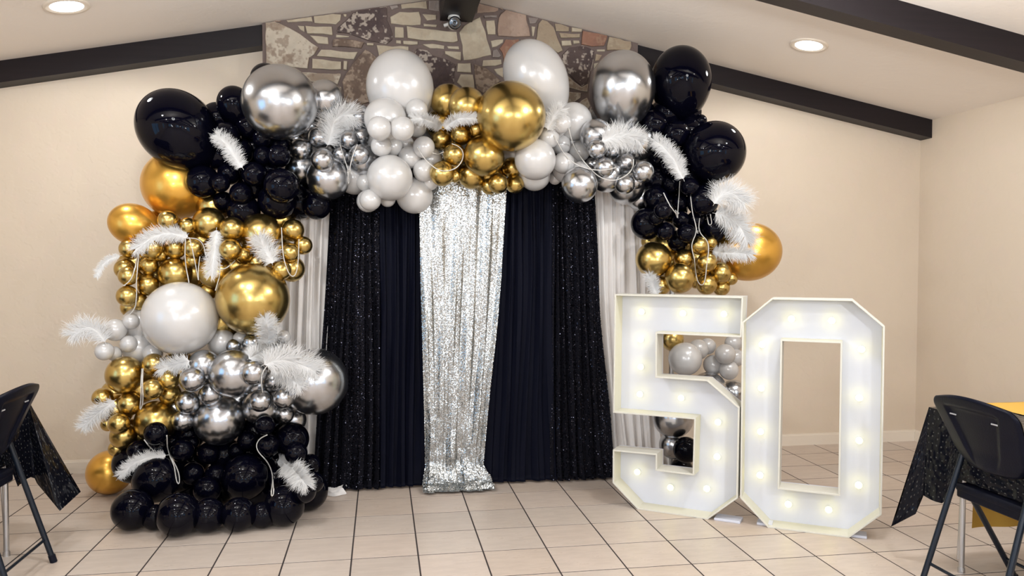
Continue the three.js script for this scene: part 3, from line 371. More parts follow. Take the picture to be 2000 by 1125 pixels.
// ------------------------------------------------------------------ balloons: colour, centre, radius, direction of the knot, stretch, label
function balloonGeo(rad, n) {
  const p = []; for (let i = 0; i <= n; i++) { const a = Math.PI / 2 * i / n; p.push([Math.max(0.0005, Math.sin(a)), Math.cos(a)]); }
  for (let i = 1; i <= n; i++) { const a = Math.PI / 2 * i / n; p.push([Math.max(0.055, Math.cos(a) * (1 - 0.1 * Math.sin(a) ** 2)), -1.16 * Math.sin(a) - 0.06 * Math.sin(a) ** 6]); }
  p.push([0.045, -1.25], [0.05, -1.275], [0.085, -1.3], [0.09, -1.32], [0.05, -1.335], [0.0005, -1.33]);
  return new THREE.LatheGeometry(p.reverse().map((q) => new THREE.Vector2(...q)), rad);
}
const balloonBig = balloonGeo(64, 24), balloonSmall = balloonGeo(36, 14);
const balloons = [
['goldsatin', -1.189, 1.862, -4.920, 0.2017, -0.11, 0.24, -0.96, 1.06, 'giant satin golden balloon below the giant black one at upper left'],
['black', -0.657, 2.471, -4.780, 0.0921, -0.26, 0.33, -0.91, 1.06, 'medium black balloon peeking out behind the top of the giant silver one'],
['black', -0.837, 2.313, -4.780, 0.0999, 0.13, -0.94, -0.33, 1.12, 'medium black balloon on the beige wall side, half hidden by the left giant silver one'],
['black', -0.811, 2.046, -4.780, 0.0812, 0.02, -0.10, -1.00, 1.06, 'medium glossy black balloon behind the slanting feather of the upper left black cluster'],
['black', -0.648, 1.949, -4.780, 0.0736, 0.12, -0.05, -0.99, 1.06, 'small glossy black balloon deep in the upper left black cluster, above its lowest right one'],
['black', -0.863, 2.120, -4.673, 0.0762, 0.07, 0.05, -1.00, 1.06, 'small glossy black balloon tucked between the giant black one and the slanting white feather'],
['black', -0.731, 1.845, -4.780, 0.0734, 0.00, 0.12, -0.99, 1.06, 'small glossy black balloon deep in the middle of the upper left black cluster'],
['black', -0.758, 2.188, -4.761, 0.0698, -0.32, 0.06, -0.95, 1.06, 'small glossy black balloon directly below the mid-sized black one by the giant silver one'],
['black', -0.586, 2.082, -4.780, 0.0694, 0.10, -0.19, -0.98, 1.06, 'small glossy black balloon straight below the left giant silver one'],
['black', -0.671, 2.116, -4.717, 0.0577, -0.22, 0.14, -0.96, 1.06, 'small glossy black balloon under the lower left rim of the giant silver one'],
['black', -1.005, 1.865, -4.736, 0.0937, -0.09, 0.16, -0.98, 1.06, 'medium black balloon overlapping the right side of the golden giant below the giant black one'],
['black', -0.375, 1.740, -4.780, 0.0841, 0.17, 0.16, -0.97, 1.06, 'medium glossy black balloon lowest right of the upper left black cluster, above the gold ones'],
['black', -0.596, 1.764, -4.749, 0.1109, -0.03, -0.27, -0.96, 1.06, 'medium black balloon at the bottom of the upper left black cluster'],
['black', -0.551, 1.833, -4.581, 0.0986, -0.06, 0.18, -0.98, 1.06, 'medium black balloon at the right edge of the upper left black cluster'],
['black', -0.663, 2.012, -4.686, 0.0558, -0.17, 0.18, -0.97, 1.06, 'small glossy black balloon right of the slanting white feather'],
['black', -0.572, 2.007, -4.630, 0.0656, -0.03, -0.19, -0.98, 1.06, 'small black balloon at the right edge of the upper left black cluster under the silver'],
['black', -0.896, 1.852, -4.666, 0.0532, 0.06, -0.10, -0.99, 1.06, 'small black balloon second from the left at the bottom of the upper left black cluster'],
['black', -0.903, 1.758, -4.780, 0.0563, -0.32, -0.11, -0.94, 1.06, 'small black balloon lower left in the upper left black cluster, just above the gold ones'],
['black', -0.713, 1.905, -4.667, 0.0707, -0.33, 0.20, -0.92, 1.06, 'small glossy black balloon below the tip of the slanting white feather'],
['black', -0.869, 1.919, -4.780, 0.0665, -0.34, 0.09, -0.94, 1.06, 'small glossy black balloon left of the quill end of the slanting white feather'],
['black', -0.789, 1.794, -4.686, 0.0640, -0.37, 0.15, -0.92, 1.06, 'small glossy black balloon in the bottom middle of the upper left black cluster'],
['black', -1.140, 2.160, -4.723, 0.2102, 0.64, -0.69, -0.34, 1.1, 'giant black balloon at the upper left shoulder of the garland'],
['goldsatin', -1.402, 1.619, -4.800, 0.1181, 0.91, -0.35, -0.22, 1.15, 'large satin golden balloon at the left edge against the beige wall, above the horizontal feather'],
['gold', -1.154, 1.617, -4.720, 0.0430, -0.23, -0.27, -0.94, 1.06, 'small chrome gold balloon half hidden in the top row of the upper left gold cluster'],
['gold', -1.425, 1.364, -4.720, 0.0584, -0.43, -0.10, -0.90, 1.06, 'small chrome gold balloon behind the pair of bead strands at the left edge'],
['gold', -1.354, 1.179, -4.720, 0.0507, -0.21, -0.35, -0.91, 1.06, 'small chrome gold balloon behind the left rim of the giant pearl one'],
['gold', -1.234, 1.446, -4.720, 0.0429, -0.41, -0.27, -0.87, 1.06, 'small chrome gold balloon in the shadow below the horizontal feather'],
['gold', -0.514, 1.365, -4.720, 0.0766, -0.14, -0.17, -0.98, 1.06, 'small chrome gold balloon behind the hanging bead loop by the sheer curtain'],
['gold', -0.977, 1.239, -4.720, 0.0523, -0.05, 0.02, -1.00, 1.06, 'small chrome gold balloon between the giant pearl and the giant gold one'],
['gold', -0.710, 1.399, -4.720, 0.0550, -0.06, -0.26, -0.96, 1.06, 'small chrome gold balloon directly above the giant gold one in the left column'],
['gold', -1.157, 1.336, -4.720, 0.0938, -0.37, -0.08, -0.93, 1.06, 'medium chrome gold balloon directly above the giant pearl one, medium in size'],
['gold', -0.934, 1.349, -4.670, 0.0919, -0.33, 0.10, -0.94, 1.06, 'medium chrome gold balloon below the upright narrow feather'],
['gold', -0.558, 1.358, -4.608, 0.0559, 0.00, -0.11, -0.99, 1.06, 'small gold balloon at the upper right rim of the giant gold one'],
['gold', -0.685, 1.563, -4.720, 0.1211, -0.30, -0.23, -0.92, 1.06, 'large gold balloon behind the tufted feather, largest right one of the upper left gold cluster'],
['gold', -0.971, 1.625, -4.720, 0.0924, -0.36, -0.11, -0.93, 1.06, 'medium gold balloon at the top of the upper left gold cluster, below the black ones'],
['gold', -1.172, 1.635, -4.637, 0.0551, -0.15, -0.27, -0.95, 1.06, 'small chrome gold balloon under the golden giant, second from left in the top row'],
['gold', -1.073, 1.607, -4.657, 0.0476, -0.04, 0.20, -0.98, 1.06, 'small gold balloon left of the medium gold one at the top of the left column'],
['gold', -1.062, 1.415, -4.720, 0.0485, -0.32, 0.03, -0.95, 1.06, 'small chrome gold balloon behind the three bead strands in the left column'],
['gold', -1.262, 1.480, -4.637, 0.0629, -0.33, -0.23, -0.91, 1.06, 'small chrome gold balloon under the middle of the horizontal feather'],
['gold', -1.151, 1.482, -4.701, 0.0611, -0.12, -0.27, -0.95, 1.06, 'small chrome gold balloon under the right half of the horizontal feather'],
['gold', -1.043, 1.482, -4.657, 0.0594, 0.03, -0.22, -0.98, 1.06, 'small chrome gold balloon at the quill end of the horizontal feather'],
['gold', -0.962, 1.483, -4.720, 0.0539, -0.02, 0.04, -1.00, 1.06, 'small chrome gold balloon behind the upright narrow feather'],
['gold', -0.775, 1.447, -4.676, 0.0491, 0.02, 0.04, -1.00, 1.06, 'small chrome gold balloon right of the small gold one beside the upright feather'],
['gold', -1.403, 1.478, -4.720, 0.0536, -0.17, -0.28, -0.95, 1.06, 'small chrome gold balloon under the left tip of the horizontal feather'],
['gold', -0.833, 1.592, -4.651, 0.0685, -0.20, -0.18, -0.96, 1.06, 'small chrome gold balloon upper right of the upright narrow feather'],
['gold', -0.833, 1.474, -4.601, 0.0612, -0.23, -0.05, -0.97, 1.06, 'small chrome gold balloon immediately right of the upright narrow feather'],
['gold', -0.448, 1.502, -4.720, 0.0541, -0.09, -0.23, -0.97, 1.06, 'small chrome gold balloon rightmost of the upper left gold cluster, against the sheer curtain'],
['gold', -0.505, 1.590, -4.720, 0.0652, 0.14, -0.28, -0.95, 1.06, 'small chrome gold balloon topmost of the gold ones against the left sheer curtain'],
['gold', -0.516, 1.460, -4.652, 0.0548, -0.19, 0.13, -0.97, 1.06, 'small chrome gold balloon inside the bead loop by the sheer curtain'],
['gold', -1.383, 1.326, -4.637, 0.0543, -0.38, 0.07, -0.92, 1.06, 'small chrome gold balloon left of the bead strands, second lowest at the left edge'],
['gold', -1.299, 1.383, -4.720, 0.0558, -0.08, -0.36, -0.93, 1.06, 'small chrome gold balloon right of the bead strands, upper of two'],
['gold', -1.303, 1.274, -4.720, 0.0624, -0.18, 0.03, -0.98, 1.06, 'small chrome gold balloon right of the bead strands, lower of two'],
['gold', -1.389, 1.214, -4.637, 0.0591, -0.11, -0.18, -0.98, 1.06, 'small chrome gold balloon lowest left of the upper left gold cluster, above the pearl ones'],
['pearl', -0.904, 0.943, -4.700, 0.0777, -0.30, -0.10, -0.95, 1.06, 'small pearl white balloon peeking out below the left giant gold one'],
['pearl', -1.266, 0.889, -4.660, 0.0536, -0.28, -0.31, -0.91, 1.06, 'small pearl white balloon half hidden under the giant pearl one at the left'],
['pearl', -1.469, 0.892, -4.660, 0.0407, -0.09, -0.40, -0.91, 1.06, 'small pearl white balloon lowest of the little pearl group at the left edge'],
['pearl', -1.378, 1.071, -4.660, 0.0445, -0.07, -0.18, -0.98, 1.06, 'small pearl white balloon top of the little pearl group at the left edge'],
['pearl', -1.392, 0.945, -4.660, 0.0470, -0.24, -0.41, -0.88, 1.06, 'small pearl white balloon right of the little pearl group at the left edge'],
['pearl', -1.494, 0.914, -4.583, 0.0499, -0.36, 0.05, -0.93, 1.06, 'small pearl white balloon bottom left of the little pearl group at the left edge'],
['pearl', -1.460, 1.024, -4.660, 0.0620, -0.12, -0.22, -0.97, 1.06, 'small pearl white balloon next to the feather at the far left'],
['pearl', -0.797, 0.969, -4.660, 0.0377, -0.11, 0.06, -0.99, 1.06, 'small pearl white balloon under the left giant gold one, left of the upright plume'],
['pearl', -0.553, 0.973, -4.660, 0.0383, 0.01, -0.19, -0.98, 1.06, 'small pearl white balloon right of the upright plume, against the sheer curtain'],
['pearl', -1.104, 1.090, -4.600, 0.2036, -0.17, -0.10, -0.98, 1.06, 'giant pearl white balloon left of the giant gold one in the left column'],
['gold', -0.713, 1.195, -4.600, 0.2019, -0.26, 0.01, -0.96, 1.06, 'giant chrome gold balloon right of the giant pearl one in the left column'],
['goldsatin', -1.622, 0.132, -5.039, 0.1320, -0.06, -0.13, -0.99, 1.06, 'large satin golden balloon on the floor at the far left beside the black base'],
['gold', -1.158, 0.846, -4.620, 0.0449, -0.35, -0.06, -0.94, 1.06, 'small chrome gold balloon behind the low feather between gold and silver'],
['gold', -1.168, 0.666, -4.620, 0.0621, -0.09, -0.40, -0.91, 1.06, 'small chrome gold balloon in the gap between the lower gold and silver clusters'],
['gold', -1.494, 0.505, -4.620, 0.0385, -0.29, -0.30, -0.91, 1.06, 'small chrome gold balloon at the end of the lower left feather'],
['gold', -1.520, 0.652, -4.620, 0.0552, -0.23, -0.10, -0.97, 1.06, 'small chrome gold balloon leftmost of the lower left gold cluster, above the feather'],
['gold', -1.414, 0.437, -4.620, 0.0725, -0.23, -0.50, -0.84, 1.06, 'small chrome gold balloon lowest of the lower left gold cluster, above the golden floor one'],
['gold', -1.412, 0.521, -4.543, 0.0579, -0.29, -0.19, -0.94, 1.06, 'small chrome gold balloon right of the lower left feather tip'],
['gold', -1.159, 0.753, -4.557, 0.0595, -0.35, -0.14, -0.93, 1.06, 'small chrome gold balloon rightmost small one of the lower left gold cluster'],
['gold', -1.240, 0.838, -4.576, 0.0611, -0.39, -0.33, -0.86, 1.06, 'small gold balloon top right of the lower left gold cluster, under the giant pearl one'],
['gold', -1.223, 0.714, -4.487, 0.0565, -0.40, -0.22, -0.89, 1.06, 'small chrome gold balloon right of the double bead strand in the lower gold cluster'],
['gold', -1.402, 0.778, -4.620, 0.1023, -0.33, -0.30, -0.89, 1.06, 'medium chrome gold balloon at the top of the lower left gold cluster'],
['gold', -1.380, 0.615, -4.620, 0.0652, -0.31, -0.04, -0.95, 1.06, 'small chrome gold balloon left of the double bead strand in the lower gold cluster'],
['gold', -1.242, 0.513, -4.620, 0.1147, -0.25, -0.28, -0.93, 1.06, 'medium chrome gold balloon behind the small black one that sits on top of the base'],
['silver', -0.824, 0.929, -4.607, 0.0407, -0.36, -0.04, -0.93, 1.06, 'small chrome silver balloon topmost of the lower silver cluster, at the root of the plumes'],
['silver', -0.729, 0.946, -4.620, 0.0500, -0.24, -0.22, -0.95, 1.06, 'small chrome silver balloon at the root of the upright plume'],
['silver', -0.549, 0.534, -4.620, 0.0560, -0.17, -0.16, -0.97, 1.06, 'small silver balloon at the right end of the lower silver cluster'],
['silver', -0.681, 0.578, -4.620, 0.1002, -0.28, -0.05, -0.96, 1.06, 'medium chrome silver balloon behind the two small silver ones beside the giant silver one'],
['silver', -0.978, 0.747, -4.620, 0.0403, -0.30, -0.33, -0.90, 1.06, 'small chrome silver balloon squeezed between two others in the left of the lower silver cluster'],
['silver', -0.969, 0.831, -4.545, 0.0862, -0.20, -0.28, -0.94, 1.06, 'medium chrome silver balloon above the leftmost small silver ones, under the giant pearl one'],
['silver', -0.380, 0.717, -4.620, 0.1908, -0.08, -0.15, -0.99, 1.06, 'giant chrome silver balloon at the right of the left column, over the black sequin curtain'],
['silver', -1.091, 0.523, -4.582, 0.0619, -0.25, -0.27, -0.93, 1.06, 'small chrome silver balloon lowest left of the lower silver cluster'],
['silver', -1.058, 0.627, -4.551, 0.0659, -0.38, -0.01, -0.93, 1.06, 'small chrome silver balloon left edge of the lower silver cluster, middle one'],
['silver', -1.005, 0.771, -4.431, 0.0669, -0.28, -0.02, -0.96, 1.06, 'small chrome silver balloon left edge of the lower silver cluster, upper one'],
['silver', -0.799, 0.794, -4.470, 0.1304, -0.37, -0.23, -0.90, 1.06, 'large chrome silver balloon in the middle of the lower silver cluster, below the plumes'],
['silver', -0.905, 0.511, -4.620, 0.1408, -0.15, -0.39, -0.91, 1.06, 'large chrome silver balloon at the bottom of the lower silver cluster, above the black base'],
['silver', -0.676, 0.810, -4.352, 0.0657, -0.35, -0.34, -0.88, 1.06, 'small chrome silver balloon left of the short bead strand in the lower silver cluster'],
['silver', -0.933, 0.673, -4.538, 0.0664, -0.07, -0.40, -0.91, 1.06, 'small chrome silver balloon between the two medium silver ones of the lower cluster'],
['silver', -0.537, 0.650, -4.484, 0.0596, -0.14, -0.42, -0.90, 1.06, 'small chrome silver balloon lower right of three beside the giant silver one'],
['silver', -0.662, 0.636, -4.490, 0.0618, 0.08, -0.02, -1.00, 1.06, 'small chrome silver balloon lower left of three beside the giant silver one'],
['silver', -0.608, 0.723, -4.620, 0.0639, -0.33, -0.27, -0.90, 1.06, 'small chrome silver balloon topmost of three beside the giant silver one'],
['black', -0.514, 0.378, -4.660, 0.0995, -0.14, -0.06, -0.99, 1.06, 'medium glossy black balloon at the back right of the base, against the sheer curtain'],
['black', -1.168, 0.392, -4.660, 0.0376, -0.34, -0.26, -0.91, 1.06, 'small glossy black balloon in the upper row of the base, left of the middle'],
['black', -1.059, 0.382, -4.660, 0.0379, -0.09, -0.40, -0.91, 1.06, 'small glossy black balloon just under the lower silver cluster, left of its lowest one'],
['black', -0.822, 0.325, -4.660, 0.0436, 0.05, -0.08, -1.00, 1.06, 'small glossy black balloon in the upper middle of the base, under the silver ones'],
['black', -0.991, 0.030, -4.660, 0.0907, -0.29, -0.40, -0.87, 1.06, 'medium glossy black balloon deep in the middle of the base'],
['black', -0.926, 0.178, -4.660, 0.0748, -0.09, -0.54, -0.84, 1.06, 'small black balloon in the dark middle of the base, left of the biggest right one'],
['black', -0.605, 0.156, -4.660, 0.0765, -0.09, -0.35, -0.93, 1.06, 'small glossy black balloon behind the right feather of the base'],
['black', -0.476, 0.326, -4.531, 0.0634, -0.10, -0.26, -0.96, 1.06, 'small glossy black balloon behind the upper edge of the right feather of the base'],
['black', -0.406, 0.107, -4.533, 0.1070, -0.05, -0.49, -0.87, 1.06, 'medium glossy black balloon far right of the base on the floor by the sequin curtain'],
['black', -1.382, 0.270, -4.660, 0.1058, -0.03, -0.52, -0.85, 1.06, 'medium glossy black balloon far left of the base, behind the left feather'],
['black', -1.327, 0.365, -4.565, 0.0551, -0.17, -0.50, -0.85, 1.06, 'small glossy black balloon upper left of the base, crossed by a short bead strand'],
['black', -0.737, 0.088, -4.228, 0.0878, -0.28, -0.17, -0.94, 1.06, 'medium glossy black balloon on the floor in the middle right of the base'],
['black', -0.512, 0.106, -4.282, 0.1062, 0.04, -0.27, -0.96, 1.06, 'medium glossy black balloon on the floor below the end of the right bead strand'],
['black', -1.288, 0.105, -4.338, 0.1055, -0.41, -0.34, -0.85, 1.06, 'medium glossy black balloon on the floor at the left corner of the base'],
['black', -1.030, 0.109, -4.205, 0.1087, -0.40, -0.27, -0.88, 1.06, 'medium glossy black balloon on the floor in the middle left of the base'],
['black', -1.174, 0.066, -4.319, 0.0657, -0.25, -0.51, -0.82, 1.06, 'small black balloon wedged on the floor between the left two floor ones of the base'],
['black', -0.891, 0.088, -4.239, 0.0884, -0.26, -0.14, -0.96, 1.06, 'medium glossy black balloon on the floor in the very middle of the base'],
['black', -0.621, 0.069, -4.256, 0.0692, -0.24, -0.44, -0.87, 1.06, 'small black balloon wedged on the floor between the right two floor ones of the base'],
['black', -0.754, 0.384, -4.641, 0.0588, -0.03, -0.34, -0.94, 1.06, 'small glossy black balloon under the lower silver cluster, left of the curved bead strand'],
['black', -0.973, 0.314, -4.660, 0.0630, -0.28, -0.45, -0.85, 1.06, 'small glossy black balloon in the upper row of the base, below the medium silver one'],
['black', -1.096, 0.353, -4.584, 0.0629, -0.26, -0.10, -0.96, 1.06, 'small glossy black balloon right of the left bead strand of the base'],
['black', -0.956, 0.140, -4.535, 0.0740, -0.11, -0.21, -0.97, 1.06, 'small glossy black balloon in the centre of the base'],
['black', -0.412, 0.226, -4.660, 0.0620, 0.07, -0.26, -0.96, 1.06, 'small glossy black balloon right of the right feather of the base'],
['black', -0.372, 0.188, -4.415, 0.0588, -0.28, -0.17, -0.95, 1.06, 'small glossy black balloon below the tip of the right feather, at the right edge'],
['black', -0.402, 0.189, -4.237, 0.0593, 0.00, -0.37, -0.93, 1.06, 'small glossy black balloon lower right of the base, under the feather tip'],
['black', -0.633, 0.364, -4.580, 0.0652, -0.26, -0.37, -0.89, 1.06, 'small glossy black balloon right of the upper bend of the curved bead strand'],
['black', -0.643, 0.493, -4.518, 0.0552, -0.07, -0.43, -0.90, 1.06, 'small glossy black balloon top right of the base, under the silver ones'],
['black', -1.061, 0.201, -4.660, 0.0641, -0.33, -0.49, -0.80, 1.06, 'small glossy black balloon beside the lower loop of the left bead strand'],
['black', -1.225, 0.207, -4.546, 0.1263, -0.21, -0.39, -0.89, 1.06, 'large glossy black balloon largest left one of the base, under the left feather'],
['black', -0.761, 0.189, -4.579, 0.1288, 0.03, -0.11, -0.99, 1.06, 'large glossy black balloon largest right one of the base, left of the curved bead strand'],
['black', -1.205, 0.476, -4.470, 0.0623, -0.19, -0.32, -0.93, 1.06, 'small glossy black balloon sitting on top of the base in front of the gold ones'],
['silver', -0.324, 2.364, -4.760, 0.1129, -0.07, 0.22, -0.97, 1.06, 'medium chrome silver balloon behind the right side of the left giant silver one'],
['silver', -0.128, 2.265, -4.760, 0.0770, -0.23, 0.02, -0.97, 1.06, 'small chrome silver balloon behind the round tuft of feather, at its right'],
['silver', -0.097, 2.016, -4.760, 0.0994, 0.10, 0.12, -0.99, 1.06, 'medium chrome silver balloon behind the knotted bead strand, mostly hidden by pearl ones'],
['silver', -0.113, 2.153, -4.742, 0.0526, -0.05, 0.15, -0.99, 1.06, 'small chrome silver balloon right of the smallest silver one below the feather tuft'],
['silver', -0.232, 2.040, -4.760, 0.0563, 0.04, -0.09, -0.99, 1.06, 'small chrome silver balloon left of the knotted bead strand'],
['silver', -0.123, 2.025, -4.625, 0.0587, -0.17, 0.21, -0.96, 1.06, 'small chrome silver balloon right of the knotted bead strand'],
['silver', -0.303, 1.895, -4.717, 0.1245, 0.19, 0.00, -0.98, 1.06, 'large chrome silver balloon at the bottom of the upper left silver cluster'],
['silver', -0.357, 2.137, -4.760, 0.0651, 0.12, -0.11, -0.99, 1.06, 'small chrome silver balloon at the tail of the feather tuft'],
['silver', -0.461, 2.062, -4.760, 0.0685, -0.07, -0.09, -0.99, 1.06, 'small chrome silver balloon leftmost of the upper left silver cluster'],
['silver', -0.327, 1.985, -4.581, 0.0647, -0.29, 0.14, -0.95, 1.06, 'small silver balloon above the medium one at the bottom of the upper left silver cluster'],
['silver', -0.182, 2.119, -4.686, 0.0555, -0.07, 0.20, -0.98, 1.06, 'small chrome silver balloon just under the feather tuft, in front of the others'],
['silver', -0.560, 2.305, -4.600, 0.2093, -0.22, 0.29, -0.93, 1.06, 'giant chrome silver balloon at the left shoulder of the arch'],
['pearl', 0.115, 2.447, -4.760, 0.2000, 0.11, -0.96, -0.25, 1.12, 'giant pearl white balloon left of the stone wall middle, topmost of the left pearl cluster'],
['pearl', 0.297, 2.026, -4.760, 0.0695, 0.22, 0.16, -0.96, 1.06, 'small pearl white balloon behind the bead garland between pearl and gold at the arch top'],
['pearl', 0.149, 2.115, -4.760, 0.0497, -0.06, 0.05, -1.00, 1.06, 'small pearl white balloon half hidden in the middle of the left arch-top pearl cluster'],
['pearl', 0.214, 2.213, -4.760, 0.0593, -0.02, 0.01, -1.00, 1.06, 'small white balloon right of two side by side ones in the left arch-top pearl cluster'],
['pearl', 0.040, 1.783, -4.760, 0.0479, -0.08, 0.22, -0.97, 1.06, 'small pearl white balloon lowest one peeking out below the left pearl cluster'],
['pearl', 0.199, 1.808, -4.760, 0.1101, 0.23, 0.05, -0.97, 1.06, 'medium pearl white balloon greyish, at the bottom right of the left arch-top pearl cluster'],
['pearl', 0.027, 2.231, -4.601, 0.1208, 0.26, -0.05, -0.96, 1.06, 'large pearl white balloon below the giant pearl one at the left of the arch top'],
['pearl', -0.076, 1.769, -4.760, 0.0667, 0.11, 0.04, -0.99, 1.06, 'small pearl white balloon behind the lowest left pearl one'],
['pearl', -0.089, 1.879, -4.760, 0.0551, -0.05, -0.03, -1.00, 1.06, 'small pearl white balloon at the left edge of the medium lower pearl one'],
['pearl', 0.052, 1.896, -4.632, 0.1322, 0.07, -0.21, -0.97, 1.06, 'large pearl white balloon in the lower left arch-top pearl cluster'],
['pearl', 0.207, 2.290, -4.614, 0.0648, -0.19, 0.14, -0.97, 1.06, 'small pearl white balloon on the right cheek of the giant pearl one'],
['pearl', -0.007, 2.152, -4.460, 0.0674, 0.19, -0.09, -0.98, 1.06, 'small white balloon left of two side by side ones below the medium upper pearl one'],
['pearl', 0.119, 2.157, -4.480, 0.0691, 0.21, 0.13, -0.97, 1.06, 'small white balloon right of two side by side ones below the medium upper pearl one'],
['pearl', 0.066, 2.090, -4.711, 0.0641, 0.19, 0.29, -0.94, 1.06, 'small pearl white balloon right one of the pair above the medium lower pearl one'],
['pearl', 0.004, 2.075, -4.607, 0.0607, 0.25, 0.05, -0.97, 1.06, 'small pearl white balloon left one of the pair above the medium lower pearl one'],
['pearl', 0.253, 1.948, -4.681, 0.0665, 0.09, 0.08, -0.99, 1.06, 'small pearl white balloon under the bead garland at the right of the lower pearl one'],
['pearl', 0.170, 2.028, -4.705, 0.0683, 0.28, 0.22, -0.94, 1.06, 'small pearl white balloon at the left end of the bead garland of the arch top'],
['pearl', 0.250, 2.080, -4.639, 0.0638, -0.04, -0.14, -0.99, 1.06, 'small pearl white balloon nearest the small gold ones in the left arch-top pearl cluster'],
['pearl', -0.060, 1.767, -4.644, 0.0623, -0.13, -0.02, -0.99, 1.06, 'small pearl white balloon lowest left of the left arch-top pearl cluster, in front'],
['gold', 0.404, 2.374, -4.760, 0.1076, 0.30, -0.03, -0.95, 1.06, 'medium chrome gold balloon left one of the two behind the arch-top giant gold one'],
['gold', 0.500, 2.322, -4.604, 0.1103, 0.31, 0.27, -0.91, 1.06, 'medium chrome gold balloon right one of the two behind the arch-top giant gold one'],
['gold', 0.578, 2.211, -4.760, 0.0924, 0.33, -0.15, -0.93, 1.06, 'medium chrome gold balloon in the shadow left of the arch-top giant gold one'],
['gold', 0.545, 1.934, -4.760, 0.0822, 0.29, -0.20, -0.93, 1.06, 'medium chrome gold balloon at the bottom of the arch-top gold cluster, above the silver curtain'],
['gold', 0.355, 1.925, -4.615, 0.0734, 0.32, 0.14, -0.94, 1.06, 'small chrome gold balloon below the bead garland, lowest left of the arch-top gold cluster'],
['gold', 0.423, 2.004, -4.760, 0.0583, 0.18, 0.06, -0.98, 1.06, 'small chrome gold balloon behind the small gold one circled by the bead garland'],
['gold', 0.655, 1.870, -4.760, 0.0511, 0.17, -0.10, -0.98, 1.06, 'small chrome gold balloon leftmost of the small gold ones hanging by the black curtain'],
['gold', 0.362, 2.147, -4.760, 0.0618, 0.20, -0.20, -0.96, 1.06, 'small chrome gold balloon left one of two small gold ones under the paired feathers'],
['gold', 0.604, 2.037, -4.628, 0.1218, 0.00, 0.22, -0.98, 1.06, 'large chrome gold balloon under the arch-top giant gold one'],
['gold', 0.474, 2.167, -4.682, 0.0639, 0.13, -0.19, -0.97, 1.06, 'small chrome gold balloon right one of two small gold ones under the paired feathers'],
['gold', 0.430, 2.041, -4.652, 0.0674, 0.22, -0.06, -0.97, 1.06, 'small chrome gold balloon circled by the bead garland at the arch top'],
['gold', 0.793, 1.988, -4.760, 0.0631, -0.05, 0.20, -0.98, 1.06, 'small chrome gold balloon top of the small gold bunch by the right black curtain'],
['gold', 0.811, 1.885, -4.748, 0.0572, 0.20, -0.19, -0.96, 1.06, 'small chrome gold balloon right one in the small gold bunch by the right black curtain'],
['gold', 0.695, 1.880, -4.671, 0.0609, 0.23, -0.24, -0.94, 1.06, 'small chrome gold balloon front one in the small gold bunch above the silver curtain'],
['gold', 0.747, 2.254, -4.516, 0.2015, 0.04, 0.21, -0.98, 1.06, 'giant chrome gold balloon in the centre of the arch top'],
['pearl', 0.940, 2.543, -4.760, 0.1889, 0.53, -0.83, -0.15, 1.25, 'giant pearl white balloon right of the stone wall middle, tallest of the right pearl cluster'],
['pearl', 0.935, 1.947, -4.760, 0.0989, 0.31, -0.14, -0.94, 1.06, 'medium white balloon lowest one of the right pearl cluster, in front of the black curtain'],
['pearl', 1.133, 1.987, -4.760, 0.0863, 0.32, -0.23, -0.92, 1.06, 'medium pearl white balloon lower middle of the right pearl cluster, behind the bead strands'],
['pearl', 0.975, 2.143, -4.760, 0.0577, 0.31, 0.23, -0.92, 1.06, 'small pearl white balloon at the lower right rim of the arch-top giant gold one'],
['pearl', 0.904, 2.016, -4.583, 0.1219, 0.37, -0.06, -0.93, 1.06, 'large pearl white balloon under the arch-top giant gold one at its right'],
['pearl', 1.179, 2.281, -4.760, 0.1174, 0.39, -0.14, -0.91, 1.06, 'large pearl white balloon at the upper right of the right pearl cluster'],
['pearl', 1.039, 2.229, -4.677, 0.0749, -0.03, 0.01, -1.00, 1.06, 'small pearl white balloon under the soft feather of the right pearl cluster'],
['pearl', 0.991, 2.150, -4.601, 0.0630, 0.44, 0.03, -0.90, 1.06, 'small pearl white balloon left end of the long bead strand in the right pearl cluster'],
['pearl', 1.059, 2.231, -4.560, 0.0588, 0.43, 0.30, -0.85, 1.06, 'small pearl white balloon between the two bead strands, upper one in the right pearl cluster'],
['pearl', 1.200, 1.966, -4.655, 0.0570, 0.03, -0.08, -1.00, 1.06, 'small pearl white balloon at the crossing of the two bead strands'],
['pearl', 1.101, 2.136, -4.760, 0.0635, 0.31, 0.17, -0.93, 1.06, 'small pearl white balloon between the two bead strands, middle one in the right pearl cluster'],
['pearl', 1.090, 2.007, -4.637, 0.0657, 0.40, 0.15, -0.91, 1.06, 'small pearl white balloon below the left bead strand in the right pearl cluster'],
['pearl', 1.218, 2.096, -4.760, 0.0656, 0.09, 0.19, -0.98, 1.06, 'small pearl white balloon nearest the small silver ones in the right pearl cluster'],
['silver', 1.295, 2.178, -4.643, 0.1024, 0.47, -0.03, -0.88, 1.06, 'medium chrome silver balloon left of the wide feather on the right silver cluster'],
['silver', 1.167, 1.868, -4.549, 0.1080, 0.34, 0.06, -0.94, 1.06, 'medium chrome silver balloon lowest left of the right silver cluster, over the sequin curtain'],
['silver', 1.523, 1.885, -4.760, 0.1138, 0.09, -0.22, -0.97, 1.06, 'medium chrome silver balloon lowest of the right silver cluster, over the sheer curtain'],
['silver', 1.300, 2.018, -4.760, 0.0433, 0.41, -0.07, -0.91, 1.06, 'small chrome silver balloon beside the crossing of the two bead strands, partly hidden'],
['silver', 1.591, 2.157, -4.760, 0.1133, 0.42, 0.20, -0.89, 1.06, 'medium chrome silver balloon right of the wide feather on the right silver cluster'],
